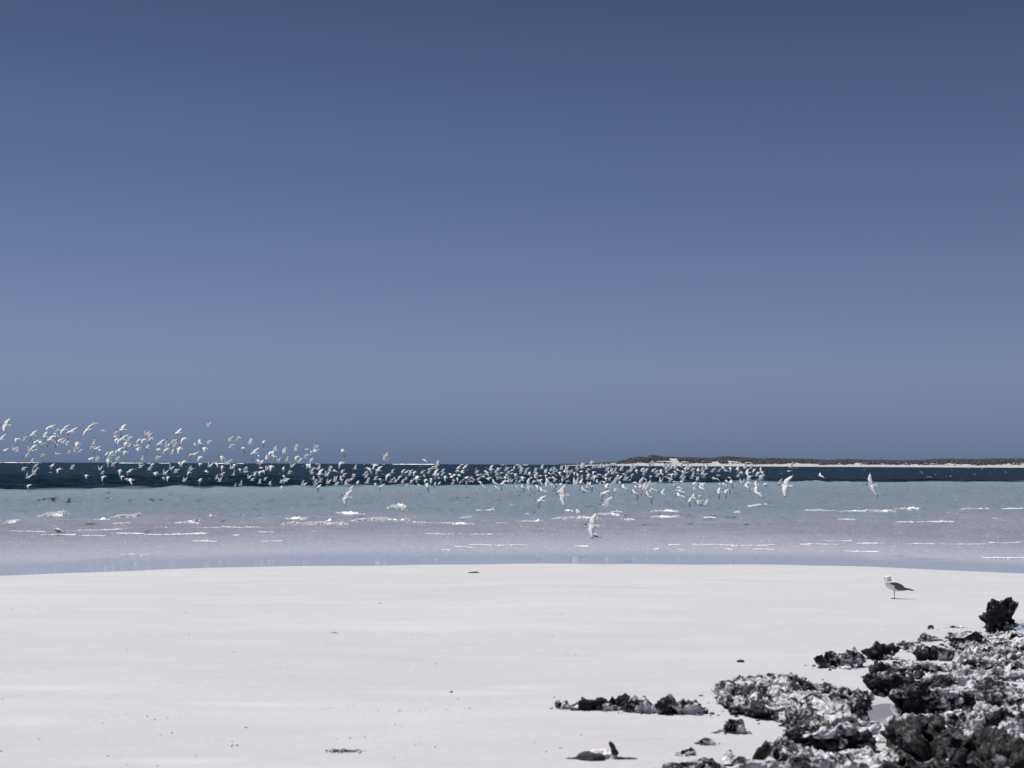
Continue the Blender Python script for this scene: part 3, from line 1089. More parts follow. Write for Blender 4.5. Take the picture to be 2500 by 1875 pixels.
r = np.random.default_rng(33)
pts, pts2 = [], []
CL = [(hit(r.uniform(-40, 1500), r.uniform(1410, 1870)), r.uniform(0.05, 0.5), r.integers(2, 9)) for _ in range(55)]
for c_, s_, k_ in CL:
    for _ in range(k_):
        pts.append((c_.x + r.normal() * s_, c_.y + r.normal() * s_ * 0.4, r.uniform(0.0015, 0.0048)))
for _ in range(420):
    X, Y = r.uniform(-12, 12), r.uniform(7, 31)
    if X > 2.2 + (Y - 8) * 0.28 and Y < 16:
        continue
    (pts if r.random() < 0.6 else pts2).append((X, Y, r.uniform(0.001, 0.004)))
for _ in range(110):
    p = hit(r.normal(835, 22), r.normal(1834, 2.0))
    pts.append((p.x, p.y, r.uniform(0.002, 0.005)))
for _ in range(30):
    p = hit(r.normal(880, 14), r.normal(1834, 3.0))
    pts.append((p.x, p.y, r.uniform(0.002, 0.006)))
for _ in range(16):
    p = hit(r.normal(818, 6), r.normal(1545, 0.8))
    pts.append((p.x, p.y, r.uniform(0.002, 0.005)))
litter("weed_fragments", pts, M_WEED, 1, "dark crumbs of weed and grit scattered on the sand", "weed")
litter("shell_fragments", pts2, M_SHELL, 2, "pale crumbs of shell scattered on the sand", "shells")

# ------------------------------------------------------------------ birds


def feather(name, col, thru):
    """Feathers: thin, so part of the light on the far side comes through."""
    t = NT(name)
    n_ = t.noise(t.coord(), 40.0, 3.0)
    c_ = t.mix(n_, [x * 0.92 for x in col], [min(0.95, x * 1.05) for x in col])
    t.set(Base_Color=c_, Roughness=0.7)
    t.b.inputs["Specular IOR Level"].default_value = 0.1
    tl = t.n("ShaderNodeBsdfTranslucent")
    t.l(c_, tl.inputs[0])
    m_ = t.n("ShaderNodeMixShader")
    m_.inputs[0].default_value = thru
    t.l(t.b.outputs[0], m_.inputs[1])
    t.l(tl.outputs[0], m_.inputs[2])
    t.l(m_.outputs[0], t.out.inputs[0])
    return t.m


M_WHITE = feather("white_feathers", (0.90, 0.895, 0.905), 0.15)
M_PALE = feather("pale_grey_feathers", (0.93, 0.93, 0.94), 0.42)
M_TIP = feather("dark_wing_tip_feathers", (0.34, 0.34, 0.36), 0.35)
M_CAP = plain("black_cap_feathers", (0.016, 0.016, 0.018), 0.7, 0.1)
M_BILL = plain("dark_orange_bill", (0.13, 0.055, 0.03), 0.5)
M_GREY = plain("grey_mantle_feathers", (0.125, 0.127, 0.14), 0.7, 0.1)
M_LEG = plain("dark_red_leg", (0.045, 0.022, 0.022), 0.6)


def loft(rings, seg=10):
    """rings: (x, y, z, ry, rz) along x; closed at both ends."""
    V, F = [], []
    for (x, y, z, ry, rz) in rings:
        for k in range(seg):
            a = 2 * math.pi * k / seg
            V.append((x, y + ry * math.cos(a), z + rz * math.sin(a)))
    n = len(rings)
    for i in range(n - 1):
        for k in range(seg):
            a, b = i * seg + k, i * seg + (k + 1) % seg
            F.append((a, b, b + seg, a + seg))
    V.append(rings[0][:3])
    V.append(rings[-1][:3])
    for k in range(seg):
        F.append((len(V) - 2, (k + 1) % seg, k))
        F.append((len(V) - 1, (n - 1) * seg + k, (n - 1) * seg + (k + 1) % seg))
    return V, F


def wing_geo(side, e1, e2, s1, s2, n=12):
    """side -1: near (left) wing of a bird facing -X. Elevation and sweep of arm and hand in degrees."""
    pos = Vector((-0.035, side * 0.022, 0.018))
    L1, L2 = 0.165, 0.31
    V, F, MI = [], [], []
    N = n + 1
    step = (L1 + L2) / n
    upper = Vector((0, 0, 1))
    for i in range(N):
        f = i / n
        d = f * (L1 + L2)
        w = float(sstep(L1 - 0.05, L1 + 0.07, d))
        e = math.radians(e1 + (e2 - e1) * w)
        s = math.radians(s1 + (s2 - s1) * w + 10 * w * (f - 0.35))
        sp = Vector((math.sin(s), side * math.cos(e) * math.cos(s), math.sin(e) * math.cos(s)))
        ch = Vector((1, 0, 0)) - sp * sp.x
        if ch.length < 0.2:
            ch = Vector((0.2, 0, -0.98)) - sp * sp.dot(Vector((0.2, 0, -0.98)))
        ch.normalize()
        nr = (sp.cross(ch) if side < 0 else ch.cross(sp)).normalized()
        if i > 0:
            pos = pos + sp * step
        c = float(np.interp(f, [0, 0.12, 0.36, 0.55, 0.8, 0.93, 1.0], [0.150, 0.145, 0.138, 0.112, 0.070, 0.038, 0.006]))
        th = float(np.interp(f, [0, 0.36, 1], [0.012, 0.007, 0.0015]))
        lead = pos - ch * 0.0
        for (u, t2) in ((0, 0), (0.22, 1), (0.6, 0.7), (1.0, 0.0), (0.6, -0.35), (0.22, -0.7)):
            V.append(tuple(lead + ch * (c * u) + nr * (th * t2) - nr * (0.09 * c * u * u)))
    for i in range(N - 1):
        for k in range(6):
            a, b = i * 6 + k, i * 6 + (k + 1) % 6
            F.append((a, b, b + 6, a + 6) if side < 0 else (b, a, a + 6, b + 6))
            MI.append(1 if i >= N - 3 else 0)
    F.append(tuple(range(6)) if side > 0 else tuple(reversed(range(6))))
    MI.append(0)
    return V, F, MI


BODY_R = [(-0.152, 0, 0.005, 0.007, 0.008), (-0.142, 0, 0.006, 0.015, 0.016), (-0.122, 0, 0.008, 0.021, 0.022),
          (-0.098, 0, 0.006, 0.021, 0.023), (-0.072, 0, 0.001, 0.026, 0.027), (-0.035, 0, -0.004, 0.036, 0.036),
          (0.005, 0, -0.006, 0.040, 0.038), (0.045, 0, -0.003, 0.034, 0.031), (0.085, 0, 0.001, 0.022, 0.019),
          (0.115, 0, 0.004, 0.013, 0.010), (0.135, 0, 0.005, 0.009, 0.005)]


def bill_geo():
    return loft([(-0.147, 0, 0.005, 0.006, 0.0075), (-0.175, 0, 0.001, 0.004, 0.0055), (-0.208, 0, -0.006, 0.001, 0.0012)], 6)


def cap_geo():
    R = [(-0.153, 0, 0.010, 0.005, 0.005), (-0.145, 0, 0.012, 0.0135, 0.0125), (-0.122, 0, 0.0145, 0.0205, 0.0185),
         (-0.098, 0, 0.013, 0.0200, 0.0185), (-0.080, 0, 0.014, 0.012, 0.013)]
    return loft(R, 8)


def tail_geo():
    V, F = [], []
    th = 0.0025
    for s in (-1, 1):
        o_ = len(V)
        pts_ = [(0.105, 0.0, 0.005), (0.105, s * 0.014, 0.005), (0.155, s * 0.026, 0.004), (0.222, s * 0.040, 0.002), (0.170, s * 0.006, 0.004)]
        for p_ in pts_:
            V.append((p_[0], p_[1], p_[2] + th))
        for p_ in pts_:
            V.append((p_[0], p_[1], p_[2] - th))
        n = len(pts_)
        F.append(tuple(o_ + i for i in range(n)))
        F.append(tuple(o_ + n + i for i in reversed(range(n))))
        for i in range(n):
            j = (i + 1) % n
            F.append((o_ + i, o_ + n + i, o_ + n + j, o_ + j))
    return V, F


def py_mesh(name, geos, mats, smooth=True):
    """geos: list of (V, F, material index or list)."""
    V, F, MI = [], [], []
    for g in geos:
        o_ = len(V)
        V += list(g[0])
        F += [tuple(i + o_ for i in f) for f in g[1]]
        MI += list(g[2]) if isinstance(g[2], (list, tuple)) else [g[2]] * len(g[1])
    me = bpy.data.meshes.new(name)
    me.from_pydata([tuple(v_) for v_ in V], [], F)
    for m in mats:
        me.materials.append(m)
    me.polygons.foreach_set("material_index", MI)
    me.polygons.foreach_set("use_smooth", [smooth] * len(F))
    me.update()
    return me


POSE = {   # near wing (arm elev, hand elev, arm sweep, hand sweep), far wing, roll
    'u': ((54, 64, 2, 16), (42, 50, 4, 24), 0),
    'a': ((62, 30, 4, 48), (46, 24, 4, 42), 0),
    'd': ((-8, -46, 0, 20), (10, -20, 4, 26), 14),
    'h': ((8, -62, 0, 12), (22, 6, 2, 30), 14),
    'g': ((10, -8, 6, 42), (12, 0, 4, 30), 4),
    's': ((2, -34, 8, 56), (18, 12, 0, 20), 8),
    'b': ((-2, -12, -12, 22), (8, 0, -4, 34), 28),
}
PTXT = {'u': "with raised wings", 'a': "with arched wings", 'd': "with lowered wings", 'h': "with one drooped wing",
        'g': "gliding level", 's': "with trailing wing", 'b': "banking steeply"}
BODY_ME = py_mesh("tern_body", [(*loft(BODY_R, 12), 0)], [M_WHITE])
BILL_ME = py_mesh("tern_bill", [(*bill_geo(), 0)], [M_BILL])
CAP_ME = py_mesh("tern_cap", [(*cap_geo(), 0)], [M_CAP])
TAIL_ME = py_mesh("tern_tail", [(*tail_geo(), 0)], [M_PALE], False)
NVAR = 4
LIB = {}
jr = random.Random(3)
for ps, (nw, fw, roll) in POSE.items():
    for k in range(NVAR):
        j = lambda q: tuple(x + jr.uniform(-12, 12) * (1 if i < 2 else 0.7) for i, x in enumerate(q))
        a, b = j(nw), j(fw)
        gw, gf = wing_geo(-1, *a), wing_geo(1, *b)
        LIB[ps, k] = dict(
            near=py_mesh("tern_wing", [gw], [M_PALE, M_TIP]), far=py_mesh("tern_wing", [gf], [M_PALE, M_TIP]),
            whole=py_mesh("tern", [(*loft(BODY_R, 8), 0), (*bill_geo(), 3), (*cap_geo(), 2), (*tail_geo(), 1),
                                   (gw[0], gw[1], [1 if q == 0 else 4 for q in gw[2]]),
                                   (gf[0], gf[1], [1 if q == 0 else 4 for q in gf[2]])],
                          [M_WHITE, M_PALE, M_CAP, M_BILL, M_TIP]))

TILES = [  # origin x, origin y, magnification, birds (x, y, length, pose)
    (0, 1020, 9.217, "110,165,270,b 1110,215,200,b 1430,265,190,b 1570,320,230,h 1960,265,220,b 2090,165,120,a 715,390,200,h "
     "370,480,190,d 530,520,180,a 990,420,190,h 1210,400,200,d 1260,330,150,a 1110,495,230,h 10,480,180,b 800,545,170,g 890,540,170,d "
     "1290,540,170,h 930,630,150,a 1260,610,150,g 1390,580,130,u 1500,620,130,u 1710,590,200,d 90,735,150,s 300,740,120,u "
     "370,770,150,u 750,640,150,d 660,750,150,u 750,740,140,g 590,880,150,a 930,880,150,a 1280,810,170,g 1530,800,120,a "
     "1680,770,140,u 1780,775,110,a 2090,610,160,u 2040,710,150,a 2150,700,150,h 2030,925,170,g 2170,970,120,u 710,1000,120,u "
     "510,1175,120,a 770,1110,110,a 830,1140,80,g 1150,1090,130,h 1310,1165,140,d 1600,1150,120,u 740,1280,150,u 610,1355,130,u "
     "630,1525,110,d 1930,1300,120,d"),
    (240, 1020, 9.217, "80,300,170,g 520,270,250,h 360,380,120,a 360,430,140,g 400,490,160,d 520,480,200,b 660,530,200,a 600,580,190,d "
     "570,680,170,u 650,670,130,u 830,640,200,g 890,620,120,g 870,710,160,g 900,500,120,d 1010,500,170,d 1060,400,150,u "
     "1140,440,180,a 1150,480,150,d 1090,680,130,h 1370,590,170,h 1330,720,190,g 1530,660,170,u 1510,720,150,d 1770,340,220,h "
     "1900,480,180,d 1670,580,180,a 1700,660,150,u 1690,720,150,d 1800,700,200,d 1640,830,150,a 2160,590,120,d 2110,830,190,h "
     "20,720,100,d 430,760,220,h 280,790,150,d 590,770,150,d 170,830,120,h 220,900,130,g 200,970,190,d 310,850,90,g 400,980,150,u "
     "980,960,140,u 1310,940,160,a 310,1090,130,a 30,1170,100,u 470,1200,140,d 680,1220,150,h 80,1260,90,a 100,1330,130,d "
     "530,1320,120,d 700,1400,200,d 620,1380,90,g 930,1120,120,a 1200,1050,100,d 1140,1170,130,a 1260,1250,140,g 1480,1270,120,u "
     "1450,1350,90,d 1550,1345,110,d 1620,1160,110,u 1730,1230,130,a 1810,1020,120,d 1900,1000,150,d 2050,1190,140,a 2030,1230,100,d "
     "1920,1430,110,u"),
    (480, 1020, 9.217, "250,190,120,u 60,580,200,h 160,690,210,d 250,590,150,a 60,890,160,d 740,530,190,a 900,515,170,a 750,680,150,a "
     "1030,700,190,h 1180,585,180,u 1490,570,140,h 1760,740,150,u 1960,800,180,u 1270,800,230,h 1380,860,80,g 1640,790,150,d "
     "1710,860,210,h 1560,920,130,h 550,880,170,d 560,920,150,d 430,1030,140,d 650,1040,110,u 740,1000,110,a 70,1035,110,d "
     "280,1100,140,u 560,1110,120,d 1370,960,170,d 1440,1020,140,h 1830,980,110,u 2010,980,150,u 2130,1110,120,u 770,1145,120,u "
     "840,1060,120,d 960,1160,110,d 1080,1170,110,a 1090,1220,150,g 200,1210,120,g 820,1290,110,u 550,1290,130,a 440,1370,100,u "
     "510,1430,110,u 60,1420,130,h 1430,1130,130,g 1570,1170,110,u 1660,1100,180,d 1420,1220,140,d 1500,1190,100,d 1290,1300,110,u "
     "1170,1360,100,u 1240,1410,110,a 1410,1470,100,u 1530,1400,90,a 1940,1150,100,h 2070,1260,110,a 1950,1310,90,d 1990,1370,90,d "
     "2000,1420,110,h 1890,1460,100,u 860,1550,90,u 980,1520,120,u 1640,1490,100,h 1900,1560,100,d"),
    (720, 1060, 9.217, "10,370,200,u 250,350,150,g 430,370,180,u 400,400,200,h 230,540,170,a 340,630,130,a 30,520,150,d 80,640,160,a "
     "1060,390,190,h 2000,575,180,u 2030,540,170,u 1020,650,160,d 270,690,140,d 320,740,150,h 530,790,140,u 350,850,130,u "
     "360,890,130,g 770,830,150,u 880,830,120,g 700,940,140,u 540,900,210,h 1050,870,110,a 1080,950,120,a 1340,780,120,u "
     "1640,770,220,d 1790,700,150,d 1860,810,190,h 400,1010,140,h 440,1110,110,u 550,1080,140,a 160,1170,150,u 430,1180,130,a "
     "520,1190,140,h 730,1110,120,u 890,1060,130,u 910,1150,140,a 1030,1020,120,h 1140,1140,160,u 1180,1060,140,g 1310,960,120,a "
     "1260,1010,100,g 1400,1100,110,h 1560,920,130,a 1590,970,120,a 1610,1100,150,u 1800,1020,130,a 1910,1020,150,d 1800,1120,90,d "
     "1930,1180,120,h 2080,930,150,d 2180,870,100,u 2150,1080,150,a 1250,1230,120,h 1150,1405,280,b"),
    (960, 1110, 11.06, "810,150,200,g 1180,270,150,u 240,470,130,h 340,480,110,h 450,480,120,a 560,480,130,d 430,560,130,a 170,600,120,d "
     "330,680,100,u 240,760,120,u 50,740,110,u 640,590,200,d 600,660,260,h 470,760,120,a 350,850,100,u 760,500,130,a 830,580,100,h "
     "860,690,150,d 890,830,210,d 680,810,110,d 1010,660,130,d 1000,720,100,d 1120,530,220,h 960,420,120,a 1030,370,120,h "
     "1140,380,150,u 940,500,120,a 1110,820,110,h 1320,460,130,a 1310,560,120,a 1190,570,120,a 1230,640,110,g 1390,610,160,d "
     "1520,520,130,d 1560,610,150,g 1620,560,140,g 1740,370,150,h 1920,350,170,h 1720,450,170,g 1850,470,170,g 1610,690,130,d "
     "1720,650,110,d 1590,800,120,a 1820,740,130,h 1960,630,190,g 2000,720,190,h 2100,640,140,g 2120,710,140,g 1230,780,90,h "
     "1760,560,130,g"),
    (1160, 1110, 11.06, "20,500,120,u 150,530,130,g 280,460,210,d 410,400,200,h 290,530,150,g 60,560,140,g 200,600,150,g 600,430,150,a "
     "540,480,120,a 700,500,140,g 330,650,170,s 110,730,190,d 70,680,120,a 200,850,120,s 560,580,130,a 640,600,130,g 600,670,130,a "
     "690,640,120,g 820,430,130,u 880,500,130,a 960,520,130,g 990,430,130,g 1040,390,100,u 800,610,130,d 840,560,130,g 880,640,120,g "
     "770,720,150,g 880,730,130,h 960,740,110,u 500,760,160,s 560,890,130,s 720,790,200,h 1070,530,120,d 1100,580,120,g "
     "1090,640,120,g 1180,360,110,a 1220,450,140,u 1220,510,110,a 1260,620,210,d 1370,430,130,a 1340,520,110,u 1450,530,160,h "
     "1080,770,110,u 1180,750,120,a 1090,870,120,s 1260,890,190,h 1425,840,290,b 1610,480,140,u 1640,500,130,d 1620,620,140,h "
     "1740,580,130,g 1780,380,130,u 1600,730,120,g 1690,720,140,d 1760,690,130,d 1760,780,130,g 1650,860,190,d 1790,980,230,s "
     "1730,1240,300,h 1890,490,130,u 1900,560,110,d 1930,660,130,d 1910,780,160,b 2030,440,110,u 2110,430,120,u 1990,510,120,g "
     "2100,510,120,a 2090,620,150,d 2000,630,120,g 2000,760,130,g 2030,820,120,g 2130,720,120,a 2140,870,150,h 1480,640,120,g "
     "1550,760,110,a 2190,460,80,u 2180,560,80,g"),
    (1360, 1110, 11.06, "100,400,120,u 240,400,140,u 60,490,140,d 190,450,140,g 260,500,120,a 350,500,130,a 520,370,130,u 530,420,110,a "
     "650,360,190,u 460,490,110,d 640,460,130,g 770,320,130,g 120,590,140,d 260,620,120,u 150,650,130,d 550,570,110,d 540,530,110,g "
     "650,640,110,u 470,820,250,u 280,720,130,g 620,750,180,h 690,950,190,s 80,800,150,d 120,1080,400,b 30,1010,150,h 840,400,140,g "
     "800,470,120,h 820,560,130,d 830,610,130,a 800,660,120,a 910,260,140,a 960,360,120,a 1030,340,120,a 980,470,130,d 1010,590,180,d "
     "1110,540,150,g 1100,350,120,g 1170,350,120,u 1260,340,140,a 1340,290,120,g 1450,290,120,a 1540,290,120,a 1650,290,120,g "
     "930,660,120,a 1070,740,130,h 830,780,140,d 890,850,190,h 800,880,120,h 1150,830,120,u 1240,730,170,d 1330,430,130,u "
     "1450,450,120,u 1380,510,120,a 1300,560,130,h 1480,520,130,a 1560,450,120,u 1310,640,130,d 1600,500,130,g 1630,570,120,d "
     "1690,620,120,h 1240,610,110,g 1720,420,150,u 1800,530,170,g 1890,480,130,a 1980,460,130,u 2000,580,130,h 2130,430,120,d "
     "1530,790,220,u 1600,710,140,a 1680,750,120,d 1820,690,160,u 1950,690,110,g 1310,880,250,h 1240,1050,300,h 1310,1365,420,a "
     "1440,860,170,u 1560,1010,180,a 1770,890,200,s 2080,760,170,g 2090,1040,260,h 2100,860,140,g 1400,690,130,a 2000,340,120,u "
     "2080,360,130,a"),
    (1560, 1110, 11.06, "100,380,130,d 60,450,130,a 140,470,120,a 200,400,100,d 120,540,130,a 300,250,130,a 260,320,120,a 350,300,120,u "
     "360,460,140,a 450,500,130,a 470,590,140,u 580,430,140,d 590,500,150,d 160,660,120,d 300,600,110,h 25,830,280,b 130,940,330,u "
     "250,1130,260,h 560,740,150,u 420,770,130,g 330,820,190,g 350,950,220,s 300,960,160,g 610,1020,170,s 690,330,140,a 800,330,140,u "
     "720,400,130,a 850,380,130,a 960,370,120,u 1030,420,130,g 960,460,130,d 740,490,130,a 800,540,130,g 880,540,130,d 700,600,140,g "
     "800,640,150,g 980,540,120,h 820,730,140,a 950,740,150,g 1140,330,110,u 1290,330,130,u 1370,340,130,a 1230,380,130,g "
     "1170,450,130,d 1320,400,130,a 1420,440,130,a 1190,520,120,u 1270,490,120,g 1140,630,150,a 1180,690,160,a 1130,740,160,g "
     "1440,590,150,u 1410,640,130,u 950,860,180,a 1060,910,250,g 1100,1000,220,g 1000,960,170,d 1070,1120,260,s 1580,430,150,h "
     "1690,430,140,u 1800,390,140,u 1690,540,150,u 1730,610,150,u 1560,690,120,u 1460,790,180,s 1680,820,220,s 1640,890,200,s "
     "1490,970,140,a 1970,460,160,a 2150,460,120,a 2020,650,200,s 2180,400,80,g 1350,1250,200,h 1440,1150,160,s 1610,1160,130,a "
     "1600,1340,240,a 1790,1370,240,u 2140,1020,230,h 2160,800,120,g 2120,560,140,g"),
    (1760, 1110, 11.06, "40,350,140,d 130,440,150,g 240,370,140,d 430,400,170,h 540,480,120,d 640,370,160,u 700,490,200,b 800,370,140,a "
     "870,440,120,h 450,590,150,u 210,610,110,d 140,710,150,d 250,770,260,h 70,820,150,s 200,960,150,d 110,1030,230,h 540,780,160,u "
     "660,830,200,s 780,780,180,g 730,690,220,a 930,800,180,b 960,570,170,a 1080,460,180,b 1060,660,200,a 1160,820,180,s "
     "1560,790,170,u 1720,840,430,b 930,1010,340,s 820,1000,150,u 1450,280,110,g 1870,340,160,u 1830,450,140,g 2670,570,165,s"),
]
SINGLE = {  # birds that stand out get words of their own
    (1760, 1720, 840): "large white tern banking with both wings spread, right of the dense flock",
    (1360, 1310, 1365): "large white tern with one arched wing, low and alone right above the middle standing gull",
    (1360, 120, 1080): "largest bright white tern banking steeply, lower middle of the flock",
    (720, 1150, 1405): "large pale tern banking low and alone over shallows, left of the dense flock",
    (480, 250, 190): "lone small dark tern flying highest of all, alone in the sky",
    (1760, 2670, 570): "small dark tern flying alone over dark sea, left of the far right tern",
    (1160, 1730, 1240): "white tern with dark hanging wing, lowest left of the large banking tern",
}
BIRDS = []
for (ox_, oy_, mg, s_) in TILES:
    for b_ in s_.split():
        x, y, l, ps = b_.split(",")
        px, py = ox_ + float(x) / mg, oy_ + float(y) / mg
        BIRDS.append(dict(px=px, py=py, s=float(l) / mg, ps=ps, lab=SINGLE.get((ox_, int(x), int(y)))))
BIRDS.append(dict(px=2126, py=1184, s=35, ps='b', lab="large tern with long spread wings flying alone at the far right", yaw=10, roll=60))
BIRDS.append(dict(px=1443, py=1282, s=41, ps='b', lab="large white tern with vertical wings flying just above the middle standing gull", yaw=-8, roll=42))
ROLLS = {(1360, 120): 50, (1160, 1425): 52, (720, 1150): 38, (1760, 1720): 25, (1560, 25): 55, (1360, 470): 20}
for (ox_, x_), q_ in ROLLS.items():
    mg = 11.06 if ox_ != 720 else 9.217
    for b_ in BIRDS:
        if abs(b_['px'] - (ox_ + x_ / mg)) < 0.01 and b_['ps'] == 'b':
            b_['roll'] = q_
BIRDS.sort(key=lambda q: -q['s'])
LIM = 300
r = random.Random(19)
GROUP = "white terns flying in the flock over the water"


def place(b_):
    d = ray(b_['px'], b_['py'])
    size = 0.43
    Y = size * 0.95 * FPX / b_['s']
    Y = min(Y, 118.0 + 20 * r.random())
    zmin = 0.45 + (0.3 if b_['ps'] in 'hbs' else 0.0)
    if EYE + d.z * Y < zmin:
        Y = (EYE - zmin) / -d.z
    sc_ = float(np.interp(b_['s'], [12, 20, 30], [1.18, 1.06, 0.98])) * b_['s'] * Y / FPX / (size * 0.95)
    roll = b_.get('roll', POSE[b_['ps']][2]) + r.uniform(-9, 9)
    return Vector((d.x * Y, Y, EYE + d.z * Y)), sc_, (math.radians(roll), math.radians(r.uniform(-4, 12)),
                                                     math.radians(b_.get('yaw', r.uniform(-24, 24))))


ORD = ["first", "second", "third", "fourth", "fifth", "sixth", "seventh", "eighth", "ninth", "tenth", "eleventh", "twelfth",
       "thirteenth", "fourteenth", "fifteenth", "sixteenth", "seventeenth", "eighteenth", "nineteenth", "twentieth"]


def zone(b_):
    px, py = b_['px'], b_['py']
    h_ = hz(px)
    if py < h_ - 2:
        return "before far dunes" if px > 1500 and py > h_ - 16 else "against sky"
    e = np.interp(px, [0, 400, 700, 1400, 1900, 2500], [1197, 1193, 1190, 1184, 1178, 1178])
    return "over dark sea" if py < e - 1 else "over pale shallows"


def section(b_):
    px = b_['px']
    return ("at flock's left end" if px < 508 else "left of dense flock" if px < 1060 else
            "in flock's dense middle" if px < 1560 else "at flock's right end")


CLS = {}
for b_ in BIRDS[:LIM]:
    if not b_['lab']:
        CLS.setdefault((b_['ps'], zone(b_), section(b_)), []).append(b_)
for (ps, zn, se), L in CLS.items():
    L.sort(key=lambda q: q['px'])
    for i, b_ in enumerate(L):
        b_['lab'] = f"white tern {PTXT[ps]}, " + (f"{ORD[i]} from left {zn} {se}" if len(L) > 1 else f"the only one {zn} {se}")
rest = Soup()
RF, RM = [], []
for i, b_ in enumerate(BIRDS):
    loc, sc_, rot = place(b_)
    lib = LIB[b_['ps'], i % NVAR]
    if i < LIM and b_['s'] > 15.5:
        e = bpy.data.objects.new("tern", None)
        COL.objects.link(e)
        e.empty_display_size = 0.1
        for nm, me in (("body", BODY_ME), ("bill", BILL_ME), ("cap", CAP_ME), ("tail", TAIL_ME), ("wing", lib['near']), ("wing", lib['far'])):
            link(nm, me, None, e)
    elif i < LIM:
        e = link("tern", lib['whole'])
    else:
        me = lib['whole']
        Mx = Matrix.Translation(loc) @ Euler(rot, 'XYZ').to_matrix().to_4x4() @ Matrix.Scale(sc_, 4)
        n0 = rest.n
        V = np.array([v_.co[:] for v_ in me.vertices]) @ np.array(Mx.to_3x3()).T + np.array(loc)
        rest.V.append(V)
        rest.n += len(V)
        for p_ in me.polygons:
            RF.append(tuple(k + n0 for k in p_.vertices))
            RM.append(p_.material_index)
        continue
    e.location = loc
    e.rotation_euler = rot
    e.scale = (sc_, sc_, sc_)
    tag(e, b_['lab'], "tern", GROUP)
me = bpy.data.meshes.new("distant_terns")
me.from_pydata([tuple(v_) for v_ in np.concatenate(rest.V)], [], RF)
for m in (M_WHITE, M_PALE, M_CAP, M_BILL, M_TIP):
    me.materials.append(m)
me.polygons.foreach_set("material_index", RM)
me.polygons.foreach_set("use_smooth", [True] * len(RF))
o = link("distant_terns", me)
tag(o, "the many smallest white terns of the flock over the water", "terns", kind="stuff")

# ------------------------------------------------------------------ standing gulls
GS = 0.000317           # metres per unit of the profile below


def gx(zx):
    return (zx - 840) * GS


def gz_(zy):
    return (1275 - zy) * GS


def remeshed(name, geos, voxel, mat):
    tmp = py_mesh(name + "_t", [(g[0], g[1], 0) for g in geos], [])
    ob = bpy.data.objects.new(name + "_t", tmp)
    COL.objects.link(ob)
    m = ob.modifiers.new("r", 'REMESH')
    m.mode = 'VOXEL'
    m.voxel_size = voxel
    m.use_smooth_shade = True
    s = ob.modifiers.new("s", 'SMOOTH')
    s.iterations = 6
    s.factor = 0.5
    dg = bpy.context.evaluated_depsgraph_get()
    me_ = bpy.data.meshes.new_from_object(ob.evaluated_get(dg))
    me_.name = name
    bpy.data.objects.remove(ob)
    bpy.data.meshes.remove(tmp)
    me_.materials.clear()
    me_.materials.append(mat)
    me_.polygons.foreach_set("use_smooth", [True] * len(me_.polygons))
    return me_


def prof(rows, seg=18, y=0.0):
    return loft([(gx(x), y, gz_((tp + bt) / 2), w * GS, abs(bt - tp) / 2 * GS) for (x, tp, bt, w) in rows], seg)


def ellip(cx, cz, rx, ry, rz, cy=0.0, seg=16):
    R = []
    for k in range(1, 12):
        a = math.pi * k / 12
        R.append((gx(cx) - rx * GS * math.cos(a), cy * GS, gz_(cz), ry * GS * math.sin(a), rz * GS * math.sin(a)))
    return loft(R, seg)


torso = prof([(462, 640, 690, 30), (490, 572, 770, 100), (560, 545, 865, 150), (650, 545, 925, 185), (760, 562, 965, 200), (880, 605, 990, 205),
              (1000, 655, 1000, 195), (1100, 705, 978, 165), (1200, 790, 955, 115), (1300, 850, 950, 75), (1400, 895, 945, 50), (1450, 912, 940, 26)])
headg = ellip(608, 488, 113, 90, 98)
neck = loft([(gx(600 + k * 6), 0, gz_(500 + k * 34), (92 + k * 14) * GS, 62 * GS) for k in range(4)], 14)
neck2 = ellip(590, 590, 128, 110, 120)
GBODY = remeshed("gull_body", [torso, headg, neck2], 0.0035, M_WHITE)


def gull_wing(side):
    R = []
    for (x, c, hgt, yy) in ((596, 678, 14, 150), (640, 692, 44, 176), (720, 722, 84, 196), (820, 762, 122, 206), (930, 803, 138, 208), (1040, 838, 128, 196),
                            (1120, 866, 104, 172), (1190, 893, 72, 140), (1260, 912, 46, 105), (1330, 924, 24, 74)):
        R.append((gx(x), side * yy * GS * 0.86, gz_(c), 26 * GS, hgt * GS))
    return loft(R, 12)


def gull_primaries(side):
    R = []
    for (x, c, hgt, yy) in ((1180, 872, 30, 120), (1280, 893, 34, 84), (1380, 917, 36, 52), (1480, 938, 32, 34), (1570, 960, 22, 20), (1640, 980, 5, 8)):
        R.append((gx(x), side * yy * GS, gz_(c), 14 * GS, hgt * GS))
    return loft(R, 10)


def back_saddle():
    rows = [(640, 548, 640, 60), (760, 556, 700, 120), (880, 598, 740, 150), (1000, 648, 780, 150), (1100, 698, 820, 130), (1170, 752, 840, 95)]
    return loft([(gx(x), 0, gz_((tp + bt) / 2), w * GS, (bt - tp) / 2 * GS) for (x, tp, bt, w) in rows], 16)


